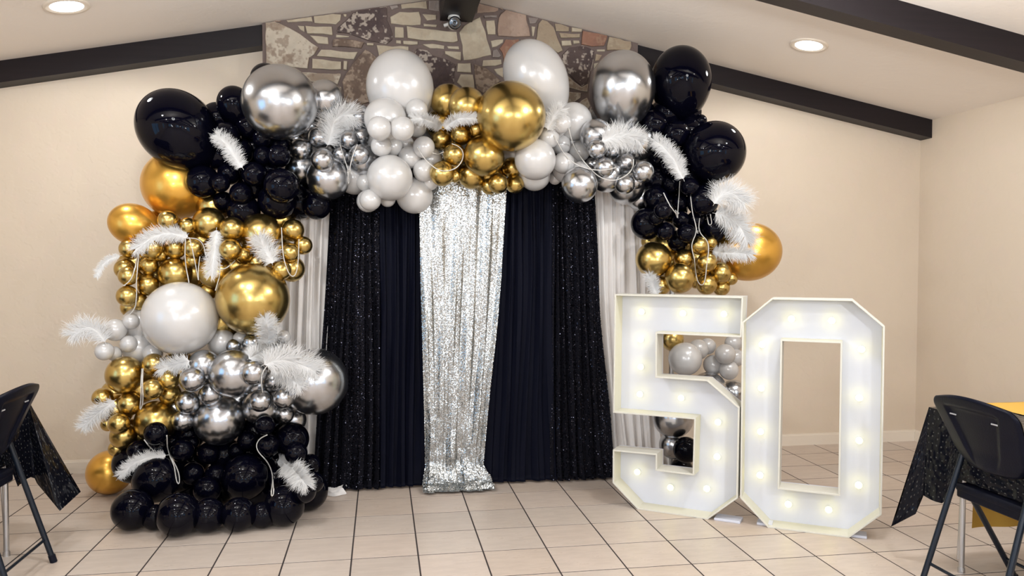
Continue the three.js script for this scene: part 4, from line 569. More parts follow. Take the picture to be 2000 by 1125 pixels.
['silver', 1.539, 1.903, -4.621, 0.0479, 0.26, -0.09, -0.96, 1.06, 'small chrome silver balloon half hidden under the rightmost small silver one'],
['silver', 1.367, 1.935, -4.667, 0.0982, 0.03, 0.22, -0.97, 1.06, 'medium chrome silver balloon behind the long bead loop of the right silver cluster'],
['silver', 1.427, 2.099, -4.760, 0.0528, 0.43, -0.14, -0.89, 1.06, 'small chrome silver balloon just below the wide feather of the right silver cluster'],
['silver', 1.316, 1.974, -4.539, 0.0612, 0.12, 0.15, -0.98, 1.06, 'small chrome silver balloon inside the long bead loop at its left'],
['silver', 1.270, 2.082, -4.538, 0.0582, 0.48, 0.16, -0.86, 1.06, 'small chrome silver balloon top left of the small ones in the right silver cluster'],
['silver', 1.558, 1.951, -4.535, 0.0651, 0.51, -0.16, -0.85, 1.06, 'small chrome silver balloon rightmost of the right silver cluster, next to the black ones'],
['silver', 1.453, 1.880, -4.569, 0.0610, 0.27, 0.06, -0.96, 1.06, 'small chrome silver balloon just below the long bead loop of the right silver cluster'],
['silver', 1.493, 2.023, -4.690, 0.0652, 0.12, -0.13, -0.98, 1.06, 'small chrome silver balloon inside the long bead loop at its right end'],
['silver', 1.491, 2.497, -4.760, 0.2072, -0.01, -0.96, -0.27, 1.12, 'giant chrome silver balloon at the right shoulder of the arch'],
['black', 1.894, 2.568, -4.800, 0.1920, 0.11, -0.96, -0.25, 1.15, 'giant glossy black balloon beside the dark roof beam at the right shoulder of the arch'],
['black', 1.956, 2.246, -4.800, 0.0879, 0.32, 0.06, -0.95, 1.06, 'medium black balloon between the two right giant black ones, in the gap by the wall'],
['black', 1.834, 2.214, -4.714, 0.0862, 0.14, 0.27, -0.95, 1.06, 'medium glossy black balloon left of the gap between the two right giant black ones'],
['black', 1.716, 2.285, -4.800, 0.0932, 0.08, 0.26, -0.96, 1.06, 'medium glossy black balloon under the right giant silver one'],
['black', 1.752, 2.087, -4.800, 0.0880, 0.13, 0.13, -0.98, 1.06, 'medium glossy black balloon in the dark hollow left of the right slanting feather'],
['black', 1.803, 2.018, -4.679, 0.0785, 0.56, -0.01, -0.83, 1.06, 'medium glossy black balloon behind the lower end of the right slanting feather'],
['black', 2.047, 2.093, -4.629, 0.1950, 0.49, 0.04, -0.87, 1.06, 'giant glossy black balloon right of the slanting feather, lower of the two right giants'],
['black', 2.099, 1.622, -4.720, 0.0884, 0.55, -0.20, -0.81, 1.06, 'medium glossy black balloon dark, at the right behind the big white plumes'],
['black', 1.646, 1.651, -4.720, 0.1011, 0.26, 0.20, -0.94, 1.06, 'medium glossy black balloon leftmost of the right black cluster, over the sheer curtain'],
['black', 1.703, 1.807, -4.720, 0.0802, 0.16, -0.05, -0.99, 1.06, 'medium glossy black balloon upper left of the right black cluster, under the silver ones'],
['black', 1.970, 1.679, -4.720, 0.0582, 0.41, -0.08, -0.91, 1.06, 'small glossy black balloon behind the long bead strand of the right black cluster'],
['black', 1.984, 1.795, -4.646, 0.0998, 0.36, -0.18, -0.92, 1.06, 'medium black balloon right of the long bead strand, largest of the lower right black ones'],
['black', 1.660, 1.680, -4.588, 0.0499, 0.25, -0.14, -0.96, 1.06, 'small glossy black balloon next to the leftmost one of the right black cluster'],
['black', 1.852, 1.545, -4.720, 0.0666, 0.15, -0.26, -0.95, 1.06, 'small glossy black balloon lowest of the right black cluster, resting on the gold ones'],
['black', 1.867, 1.790, -4.720, 0.0531, 0.37, -0.12, -0.92, 1.06, 'small glossy black balloon behind the knotted bead strand of the right black cluster'],
['black', 1.798, 1.901, -4.720, 0.0562, 0.32, -0.25, -0.91, 1.06, 'small glossy black balloon left below the quill end of the right slanting feather'],
['black', 1.881, 1.873, -4.600, 0.0565, 0.23, -0.20, -0.95, 1.06, 'small glossy black balloon right below the quill end of the right slanting feather'],
['black', 1.671, 1.719, -4.507, 0.0538, 0.13, -0.10, -0.99, 1.06, 'small glossy black balloon left of the knot in the right black cluster'],
['black', 1.866, 1.589, -4.617, 0.0602, 0.31, -0.25, -0.92, 1.06, 'small glossy black balloon lower right of the knot, just above the small gold ones'],
['black', 1.731, 1.600, -4.623, 0.0569, 0.41, -0.03, -0.91, 1.06, 'small glossy black balloon lower left in the right black cluster, above the medium gold one'],
['black', 1.870, 1.677, -4.714, 0.0564, 0.22, 0.02, -0.98, 1.06, 'small glossy black balloon just below the knot in the right black cluster'],
['goldsatin', 2.351, 1.479, -4.760, 0.1890, -0.89, -0.10, -0.45, 1.1, 'giant satin golden balloon at the right edge against the beige wall'],
['gold', 1.738, 1.263, -4.700, 0.0597, 0.48, 0.06, -0.88, 1.06, 'small chrome gold balloon at the low feather above the number five, partly hidden'],
['gold', 2.049, 1.534, -4.666, 0.0396, 0.28, -0.26, -0.92, 1.06, 'small chrome gold balloon behind the topmost small one of the right gold cluster'],
['gold', 1.685, 1.426, -4.700, 0.1126, 0.09, 0.06, -0.99, 1.06, 'medium chrome gold balloon leftmost of the right gold cluster'],
['gold', 2.138, 1.250, -4.700, 0.0550, 0.47, -0.00, -0.88, 1.06, 'small chrome gold balloon lowest right of the right gold cluster, above the number five'],
['gold', 2.016, 1.360, -4.700, 0.0516, 0.57, -0.07, -0.82, 1.06, 'small gold balloon behind the right side of the bead loop in the right gold cluster'],
['gold', 2.014, 1.272, -4.643, 0.0658, 0.28, -0.06, -0.96, 1.06, 'small chrome gold balloon at the bottom of the bead loop above the number five'],
['gold', 1.823, 1.311, -4.609, 0.0937, 0.24, -0.27, -0.93, 1.06, 'medium chrome gold balloon above the top edge of the number five'],
['gold', 2.113, 1.344, -4.655, 0.0677, 0.20, 0.05, -0.98, 1.06, 'small chrome gold balloon under the horizontal feather on the right gold cluster'],
['gold', 1.886, 1.430, -4.700, 0.0639, 0.45, 0.06, -0.89, 1.06, 'small chrome gold balloon left of the long bead loop in the right gold cluster'],
['gold', 2.003, 1.410, -4.615, 0.0629, 0.47, 0.15, -0.87, 1.06, 'small chrome gold balloon inside the long bead loop in the right gold cluster'],
['gold', 1.965, 1.515, -4.643, 0.0599, 0.52, 0.05, -0.85, 1.06, 'small chrome gold balloon topmost of the right gold cluster, where the bead strands cross'],
['gold', 1.819, 0.922, -4.720, 0.0745, 0.21, -0.17, -0.96, 1.06, 'small chrome gold balloon seen through the upper opening of the number five'],
['pearl', 2.067, 0.871, -4.740, 0.0531, 0.24, -0.24, -0.94, 1.06, 'small white balloon in the top middle, seen through the upper opening of the number five'],
['pearl', 2.244, 0.889, -4.740, 0.0563, 0.61, -0.12, -0.78, 1.06, 'small pearl white balloon top right one seen through the upper opening of the number five'],
['pearl', 2.108, 0.751, -4.740, 0.0656, 0.26, -0.13, -0.96, 1.06, 'small white balloon middle one of those seen through the upper opening of the number five'],
['pearl', 2.243, 0.799, -4.701, 0.0559, 0.58, -0.37, -0.73, 1.06, 'small pearl white balloon rightmost one seen through the upper opening of the number five'],
['pearl', 2.172, 0.728, -4.650, 0.0614, 0.31, -0.40, -0.86, 1.06, 'small pearl white balloon lowest right one seen through the upper opening of the number five'],
['pearl', 1.979, 0.858, -4.683, 0.0648, 0.21, -0.15, -0.97, 1.06, 'small pearl white balloon next to the medium pearl one seen through the number five'],
['pearl', 2.139, 0.831, -4.633, 0.0642, 0.23, -0.25, -0.94, 1.06, 'small pearl white balloon brightest small one seen through the upper opening of the number five'],
['pearl', 1.863, 0.809, -4.609, 0.1031, 0.22, -0.19, -0.96, 1.06, 'medium pearl white balloon seen through the upper opening of the number five'],
['silver', 2.229, 0.574, -4.700, 0.0837, 0.34, -0.39, -0.85, 1.06, 'medium chrome silver balloon seen over the sloping shoulder of the number five, right one'],
['silver', 2.055, 0.595, -4.689, 0.1174, 0.28, -0.10, -0.95, 1.06, 'large chrome silver balloon seen over the sloping shoulder of the number five, left one'],
['silver', 1.825, 0.252, -4.700, 0.0892, 0.44, -0.19, -0.88, 1.06, 'medium chrome silver balloon lower of two seen through the lower opening of the number five'],
['silver', 1.806, 0.437, -4.655, 0.1282, 0.14, -0.17, -0.98, 1.06, 'large chrome silver balloon upper of two seen through the lower opening of the number five'],
['black', 1.920, 0.072, -4.794, 0.0721, 0.25, -0.10, -0.96, 1.06, 'small glossy black balloon lowest one seen through the lower opening of the number five'],
['black', 1.853, 0.253, -4.553, 0.0805, 0.25, -0.50, -0.83, 1.06, 'medium black balloon seen through the lower opening of the number five, under the silver ones'],
['silver', -0.303, 2.183, -4.867, 0.0988, -0.09, -0.13, -0.99, 1.06, 'silver balloon deep in a shaded gap among the balloons of the left column', 'shaded silver balloons in the gaps of the left column'],
['gold', 0.374, 2.250, -4.849, 0.1007, 0.32, -0.12, -0.94, 1.06, 'gold balloon deep in a shaded gap among the balloons of the arch top', 'shaded gold balloons in the gaps of the arch top'],
['black', -0.786, 1.701, -4.760, 0.0952, -0.16, -0.19, -0.97, 1.06, 'black balloon deep in a shaded gap among the balloons of the upper left shoulder', 'shaded black balloons in the gaps of the upper left shoulder'],
['silver', -0.470, 1.967, -4.845, 0.0979, -0.32, -0.10, -0.94, 1.06, 'silver balloon deep in a shaded gap among the balloons of the upper left shoulder', 'shaded silver balloons in the gaps of the upper left shoulder'],
['black', -0.941, 2.036, -4.811, 0.0955, -0.07, 0.28, -0.96, 1.06, 'black balloon deep in a shaded gap among the balloons of the upper left shoulder', 'shaded black balloons in the gaps of the upper left shoulder'],
['black', -0.485, 1.761, -4.866, 0.0984, -0.21, -0.26, -0.94, 1.06, 'black balloon deep in a shaded gap among the balloons of the upper left shoulder', 'shaded black balloons in the gaps of the upper left shoulder'],
['black', -0.603, 0.227, -4.774, 0.0971, 0.03, -0.53, -0.84, 1.06, 'black balloon deep in a shaded gap among the balloons of the base', 'shaded black balloons in the gaps of the base'],
['silver', 1.505, 2.237, -4.873, 0.1051, 0.20, -0.16, -0.97, 1.06, 'silver balloon deep in a shaded gap among the balloons of the arch top', 'shaded silver balloons in the gaps of the arch top'],
['black', -1.253, 0.345, -4.685, 0.0930, -0.07, -0.51, -0.86, 1.06, 'black balloon deep in a shaded gap among the balloons of the base', 'shaded black balloons in the gaps of the base'],
['black', 1.821, 2.365, -4.874, 0.1061, 0.29, -0.11, -0.95, 1.06, 'black balloon deep in a shaded gap among the balloons of the right side', 'shaded black balloons in the gaps of the right side'],
['gold', -1.200, 1.544, -4.789, 0.0945, -0.03, -0.27, -0.96, 1.06, 'gold balloon deep in a shaded gap among the balloons of the left column', 'shaded gold balloons in the gaps of the left column'],
['gold', -0.613, 1.465, -4.835, 0.0975, -0.15, -0.24, -0.96, 1.06, 'gold balloon deep in a shaded gap among the balloons of the left column', 'shaded gold balloons in the gaps of the left column'],
['pearl', -0.158, 1.913, -4.847, 0.0991, 0.22, -0.15, -0.96, 1.06, 'pearl balloon deep in a shaded gap among the balloons of the left column', 'shaded pearl balloons in the gaps of the left column'],
['black', 1.960, 2.376, -4.837, 0.0860, 0.38, -0.04, -0.93, 1.06, 'black balloon deep in a shaded gap among the balloons of the right side', 'shaded black balloons in the gaps of the right side'],
['gold', -1.470, 0.572, -4.693, 0.0922, -0.38, -0.44, -0.81, 1.06, 'gold balloon deep in a shaded gap among the balloons of the lower left column', 'shaded gold balloons in the gaps of the lower left column'],
['pearl', -1.365, 0.911, -4.757, 0.0937, -0.15, -0.43, -0.89, 1.06, 'pearl balloon deep in a shaded gap among the balloons of the lower left column', 'shaded pearl balloons in the gaps of the lower left column'],
['black', 1.752, 1.936, -4.826, 0.1052, 0.22, -0.22, -0.95, 1.06, 'black balloon deep in a shaded gap among the balloons of the right side', 'shaded black balloons in the gaps of the right side'],
['silver', -0.246, 2.298, -4.949, 0.1006, 0.11, -0.15, -0.98, 1.06, 'silver balloon deep in a shaded gap among the balloons of the left column', 'shaded silver balloons in the gaps of the left column'],
['black', -0.899, 0.281, -4.751, 0.0956, -0.24, -0.46, -0.86, 1.06, 'black balloon deep in a shaded gap among the balloons of the base', 'shaded black balloons in the gaps of the base'],
['black', 1.854, 1.768, -4.837, 0.1059, 0.51, -0.20, -0.84, 1.06, 'black balloon deep in a shaded gap among the balloons of the right side', 'shaded black balloons in the gaps of the right side'],
['black', -1.102, 0.408, -4.749, 0.0948, -0.26, -0.42, -0.87, 1.06, 'black balloon deep in a shaded gap among the balloons of the base', 'shaded black balloons in the gaps of the base'],
['black', -1.146, 0.174, -4.739, 0.0946, -0.01, -0.49, -0.87, 1.06, 'black balloon deep in a shaded gap among the balloons of the base', 'shaded black balloons in the gaps of the base'],
['gold', -1.146, 0.806, -4.717, 0.0937, -0.25, -0.33, -0.91, 1.06, 'gold balloon deep in a shaded gap among the balloons of the lower left column', 'shaded gold balloons in the gaps of the lower left column'],
['pearl', 1.055, 2.347, -4.842, 0.1029, 0.45, -0.04, -0.89, 1.06, 'pearl balloon deep in a shaded gap among the balloons of the arch top', 'shaded pearl balloons in the gaps of the arch top'],
['silver', -0.429, 2.228, -4.939, 0.0998, 0.01, -0.19, -0.98, 1.06, 'silver balloon deep in a shaded gap among the balloons of the left column', 'shaded silver balloons in the gaps of the left column'],
['black', -0.947, 2.245, -4.853, 0.0962, -0.33, -0.14, -0.93, 1.06, 'black balloon deep in a shaded gap among the balloons of the upper left shoulder', 'shaded black balloons in the gaps of the upper left shoulder'],
['silver', -0.516, 0.473, -4.754, 0.0787, 0.02, -0.47, -0.88, 1.06, 'silver balloon deep in a shaded gap among the balloons of the lower left column', 'shaded silver balloons in the gaps of the lower left column'],
['black', -0.512, 0.117, -4.806, 0.0982, -0.20, -0.48, -0.86, 1.06, 'black balloon deep in a shaded gap among the balloons of the base', 'shaded black balloons in the gaps of the base'],
['gold', 1.818, 1.517, -4.846, 0.1061, 0.47, -0.25, -0.85, 1.06, 'gold balloon deep in a shaded gap among the balloons of the right side', 'shaded gold balloons in the gaps of the right side'],
['gold', -1.080, 1.343, -4.843, 0.0962, -0.29, -0.25, -0.92, 1.06, 'gold balloon deep in a shaded gap among the balloons of the left column', 'shaded gold balloons in the gaps of the left column'],
['black', 1.912, 1.943, -4.742, 0.1040, 0.53, -0.14, -0.84, 1.06, 'black balloon deep in a shaded gap among the balloons of the right side', 'shaded black balloons in the gaps of the right side'],
['black', -1.109, 0.222, -4.875, 0.0975, -0.25, -0.42, -0.87, 1.06, 'black balloon deep in a shaded gap among the balloons of the base', 'shaded black balloons in the gaps of the base'],
['silver', 1.646, 1.817, -4.836, 0.0854, 0.51, -0.14, -0.85, 1.06, 'silver balloon deep in a shaded gap among the balloons of the right side', 'shaded silver balloons in the gaps of the right side'],
['gold', -0.917, 1.058, -4.760, 0.0952, -0.21, -0.25, -0.94, 1.06, 'gold balloon deep in a shaded gap among the balloons of the left column', 'shaded gold balloons in the gaps of the left column'],
['black', -0.726, 0.407, -4.753, 0.0961, -0.29, -0.45, -0.85, 1.06, 'black balloon deep in a shaded gap among the balloons of the base', 'shaded black balloons in the gaps of the base'],
['gold', 2.178, 1.506, -4.895, 0.1084, 0.47, -0.28, -0.84, 1.06, 'gold balloon deep in a shaded gap among the balloons of the right side', 'shaded gold balloons in the gaps of the right side'],
['gold', -1.348, 0.692, -4.726, 0.0933, -0.37, -0.38, -0.85, 1.06, 'gold balloon deep in a shaded gap among the balloons of the lower left column', 'shaded gold balloons in the gaps of the lower left column'],
['gold', -1.403, 1.390, -4.831, 0.0948, -0.16, -0.29, -0.94, 1.06, 'gold balloon deep in a shaded gap among the balloons of the left column', 'shaded gold balloons in the gaps of the left column'],
['gold', 2.075, 1.439, -4.989, 0.1100, 0.26, -0.25, -0.93, 1.06, 'gold balloon deep in a shaded gap among the balloons of the right side', 'shaded gold balloons in the gaps of the right side'],
['black', -0.712, 0.094, -4.640, 0.0941, 0.01, -0.50, -0.87, 1.06, 'black balloon deep in a shaded gap among the balloons of the base', 'shaded black balloons in the gaps of the base'],
['black', -0.930, 0.096, -4.783, 0.0963, -0.25, -0.44, -0.86, 1.06, 'black balloon deep in a shaded gap among the balloons of the base', 'shaded black balloons in the gaps of the base'],
['gold', -0.977, 1.730, -4.864, 0.0967, -0.01, -0.17, -0.99, 1.06, 'gold balloon deep in a shaded gap among the balloons of the upper left shoulder', 'shaded gold balloons in the gaps of the upper left shoulder'],
['gold', -1.025, 1.523, -4.812, 0.0956, -0.26, -0.16, -0.95, 1.06, 'gold balloon deep in a shaded gap among the balloons of the left column', 'shaded gold balloons in the gaps of the left column'],
['silver', 1.413, 2.349, -4.931, 0.1059, 0.47, -0.01, -0.88, 1.06, 'silver balloon deep in a shaded gap among the balloons of the arch top', 'shaded silver balloons in the gaps of the arch top'],
['pearl', -1.366, 1.051, -4.767, 0.0938, -0.21, -0.37, -0.90, 1.06, 'pearl balloon deep in a shaded gap among the balloons of the left column', 'shaded pearl balloons in the gaps of the left column'],
['black', -0.788, 0.266, -4.845, 0.0979, -0.29, -0.44, -0.85, 1.06, 'black balloon deep in a shaded gap among the balloons of the base', 'shaded black balloons in the gaps of the base'],
['black', 1.862, 2.154, -4.865, 0.1062, 0.44, -0.14, -0.89, 1.06, 'black balloon deep in a shaded gap among the balloons of the right side', 'shaded black balloons in the gaps of the right side'],
['pearl', 0.821, 2.085, -4.841, 0.1022, 0.01, -0.12, -0.99, 1.06, 'pearl balloon deep in a shaded gap among the balloons of the arch top', 'shaded pearl balloons in the gaps of the arch top'],
['pearl', 0.281, 2.281, -4.970, 0.1029, 0.18, -0.08, -0.98, 1.06, 'pearl balloon deep in a shaded gap among the balloons of the arch top', 'shaded pearl balloons in the gaps of the arch top'],
['gold', -0.850, 1.380, -4.781, 0.0957, -0.28, -0.21, -0.94, 1.06, 'gold balloon deep in a shaded gap among the balloons of the left column', 'shaded gold balloons in the gaps of the left column'],
['gold', -1.376, 0.420, -4.736, 0.0936, -0.12, -0.42, -0.90, 1.06, 'gold balloon deep in a shaded gap among the balloons of the base', 'shaded gold balloons in the gaps of the base'],
['black', 1.678, 2.360, -4.941, 0.1070, 0.23, -0.01, -0.97, 1.06, 'black balloon deep in a shaded gap among the balloons of the right side', 'shaded black balloons in the gaps of the right side'],
['gold', -0.603, 1.649, -4.855, 0.0979, 0.06, -0.15, -0.99, 1.06, 'gold balloon deep in a shaded gap among the balloons of the upper left shoulder', 'shaded gold balloons in the gaps of the upper left shoulder'],
['silver', -0.808, 0.911, -4.782, 0.0961, -0.22, -0.25, -0.94, 1.06, 'silver balloon deep in a shaded gap among the balloons of the lower left column', 'shaded silver balloons in the gaps of the lower left column'],
['pearl', 1.078, 1.935, -4.823, 0.0411, 0.36, 0.19, -0.91, 1.06, 'pearl balloon deep in a shaded gap among the balloons of the arch top', 'shaded pearl balloons in the gaps of the arch top'],
['silver', -0.841, 0.602, -4.762, 0.0958, -0.26, -0.04, -0.97, 1.06, 'silver balloon deep in a shaded gap among the balloons of the lower left column', 'shaded silver balloons in the gaps of the lower left column'],
['black', -1.111, 0.096, -4.823, 0.0965, -0.03, -0.15, -0.99, 1.06, 'black balloon deep in a shaded gap among the balloons of the base', 'shaded black balloons in the gaps of the base'],
['black', 2.028, 1.625, -4.847, 0.1068, 0.32, 0.19, -0.93, 1.06, 'black balloon deep in a shaded gap among the balloons of the right side', 'shaded black balloons in the gaps of the right side'],
['black', -0.623, 0.431, -4.856, 0.0986, 0.10, -0.05, -0.99, 1.06, 'black balloon deep in a shaded gap among the balloons of the lower left column', 'shaded black balloons in the gaps of the lower left column'],
['black', -0.817, 1.952, -4.886, 0.0976, -0.19, -0.23, -0.95, 1.06, 'black balloon deep in a shaded gap among the balloons of the upper left shoulder', 'shaded black balloons in the gaps of the upper left shoulder'],
['gold', 2.190, 1.307, -4.670, 0.0416, 0.59, -0.32, -0.74, 1.06, 'gold balloon deep in a shaded gap among the balloons of the right side', 'shaded gold balloons in the gaps of the right side'],
['pearl', 0.291, 1.885, -4.728, 0.0491, 0.06, -0.21, -0.97, 1.06, 'pearl balloon deep in a shaded gap among the balloons of the arch top', 'shaded pearl balloons in the gaps of the arch top'],
['silver', -0.695, 0.690, -4.711, 0.0952, -0.34, -0.37, -0.87, 1.06, 'silver balloon deep in a shaded gap among the balloons of the lower left column', 'shaded silver balloons in the gaps of the lower left column'],
['gold', 0.667, 1.943, -4.851, 0.1020, 0.17, -0.18, -0.97, 1.06, 'gold balloon deep in a shaded gap among the balloons of the arch top', 'shaded gold balloons in the gaps of the arch top'],
['gold', 0.432, 1.916, -4.649, 0.0388, -0.03, 0.22, -0.98, 1.06, 'gold balloon deep in a shaded gap among the balloons of the arch top', 'shaded gold balloons in the gaps of the arch top'],
['gold', 0.448, 2.169, -4.960, 0.1033, 0.24, 0.26, -0.94, 1.06, 'gold balloon deep in a shaded gap among the balloons of the arch top', 'shaded gold balloons in the gaps of the arch top'],
['black', -0.747, 2.089, -4.896, 0.0979, -0.23, 0.27, -0.94, 1.06, 'black balloon deep in a shaded gap among the balloons of the upper left shoulder', 'shaded black balloons in the gaps of the upper left shoulder'],
['black', 2.020, 2.315, -4.780, 0.0420, 0.52, 0.30, -0.80, 1.06, 'black balloon deep in a shaded gap among the balloons of the right side', 'shaded black balloons in the gaps of the right side'],
['gold', -1.509, 0.650, -4.788, 0.0764, -0.32, -0.44, -0.84, 1.06, 'gold balloon deep in a shaded gap among the balloons of the lower left column', 'shaded gold balloons in the gaps of the lower left column'],
['black', -0.482, 1.869, -4.970, 0.1005, 0.12, -0.26, -0.96, 1.06, 'black balloon deep in a shaded gap among the balloons of the upper left shoulder', 'shaded black balloons in the gaps of the upper left shoulder'],
['black', 2.039, 1.901, -4.686, 0.0646, 0.36, -0.22, -0.90, 1.06, 'black balloon deep in a shaded gap among the balloons of the right side', 'shaded black balloons in the gaps of the right side'],
['gold', -0.933, 1.539, -4.928, 0.0983, 0.06, -0.30, -0.95, 1.06, 'gold balloon deep in a shaded gap among the balloons of the left column', 'shaded gold balloons in the gaps of the left column'],
['gold', -1.317, 1.609, -4.937, 0.0971, -0.25, -0.24, -0.94, 1.06, 'gold balloon deep in a shaded gap among the balloons of the left column', 'shaded gold balloons in the gaps of the left column'],
['black', 2.092, 1.714, -4.772, 0.0527, 0.16, -0.20, -0.97, 1.06, 'black balloon deep in a shaded gap among the balloons of the right side', 'shaded black balloons in the gaps of the right side'],
['gold', -0.698, 0.980, -4.669, 0.0377, -0.02, 0.03, -1.00, 1.06, 'gold balloon deep in a shaded gap among the balloons of the lower left column', 'shaded gold balloons in the gaps of the lower left column'],
['gold', 1.738, 1.545, -4.932, 0.0538, 0.21, 0.18, -0.96, 1.06, 'gold balloon deep in a shaded gap among the balloons of the right side', 'shaded gold balloons in the gaps of the right side'],
['gold', -1.317, 1.330, -4.927, 0.0971, -0.11, 0.14, -0.98, 1.06, 'gold balloon deep in a shaded gap among the balloons of the left column', 'shaded gold balloons in the gaps of the left column'],
['pearl', -0.059, 2.162, -4.847, 0.0992, -0.10, -0.19, -0.98, 1.06, 'pearl balloon deep in a shaded gap among the balloons of the arch top', 'shaded pearl balloons in the gaps of the arch top'],
['gold', 1.898, 1.411, -4.942, 0.1084, 0.49, -0.32, -0.81, 1.06, 'gold balloon deep in a shaded gap among the balloons of the right side', 'shaded gold balloons in the gaps of the right side'],
['gold', -1.422, 1.143, -4.810, 0.0590, -0.32, -0.34, -0.88, 1.06, 'gold balloon deep in a shaded gap among the balloons of the left column', 'shaded gold balloons in the gaps of the left column'],
['silver', -1.167, 0.565, -4.749, 0.0944, -0.02, -0.47, -0.88, 1.06, 'silver balloon deep in a shaded gap among the balloons of the lower left column', 'shaded silver balloons in the gaps of the lower left column'],
['gold', -1.459, 0.361, -4.651, 0.0458, -0.29, -0.45, -0.84, 1.06, 'gold balloon deep in a shaded gap among the balloons of the base', 'shaded gold balloons in the gaps of the base'],
['silver', -0.519, 2.159, -4.990, 0.1006, 0.15, -0.14, -0.98, 1.06, 'silver balloon deep in a shaded gap among the balloons of the upper left shoulder', 'shaded silver balloons in the gaps of the upper left shoulder'],
['pearl', 1.197, 2.165, -4.882, 0.1043, 0.24, -0.11, -0.97, 1.06, 'pearl balloon deep in a shaded gap among the balloons of the arch top', 'shaded pearl balloons in the gaps of the arch top'],
['gold', 1.980, 1.294, -4.724, 0.0522, 0.24, 0.13, -0.96, 1.06, 'gold balloon deep in a shaded gap among the balloons of the right side', 'shaded gold balloons in the gaps of the right side'],
['pearl', 0.385, 2.055, -4.990, 0.1038, 0.19, 0.27, -0.94, 1.06, 'pearl balloon deep in a shaded gap among the balloons of the arch top', 'shaded pearl balloons in the gaps of the arch top'],
];
const colourWord = { black: 'black', gold: 'gold', goldsatin: 'golden', silver: 'silver', pearl: 'pearl' };
for (const [col, x, y, z, r, kx, ky, kz, e, label, group] of balloons) {
  const b = single(colourWord[col] + '_balloon', r > 0.09 ? balloonBig : balloonSmall, M[col], label, 'balloon', group);
  b.position.set(x, y, z); b.scale.set(r, r * e, r); b.quaternion.setFromUnitVectors(V(0, -1, 0), V(kx, ky, kz).normalize());
}
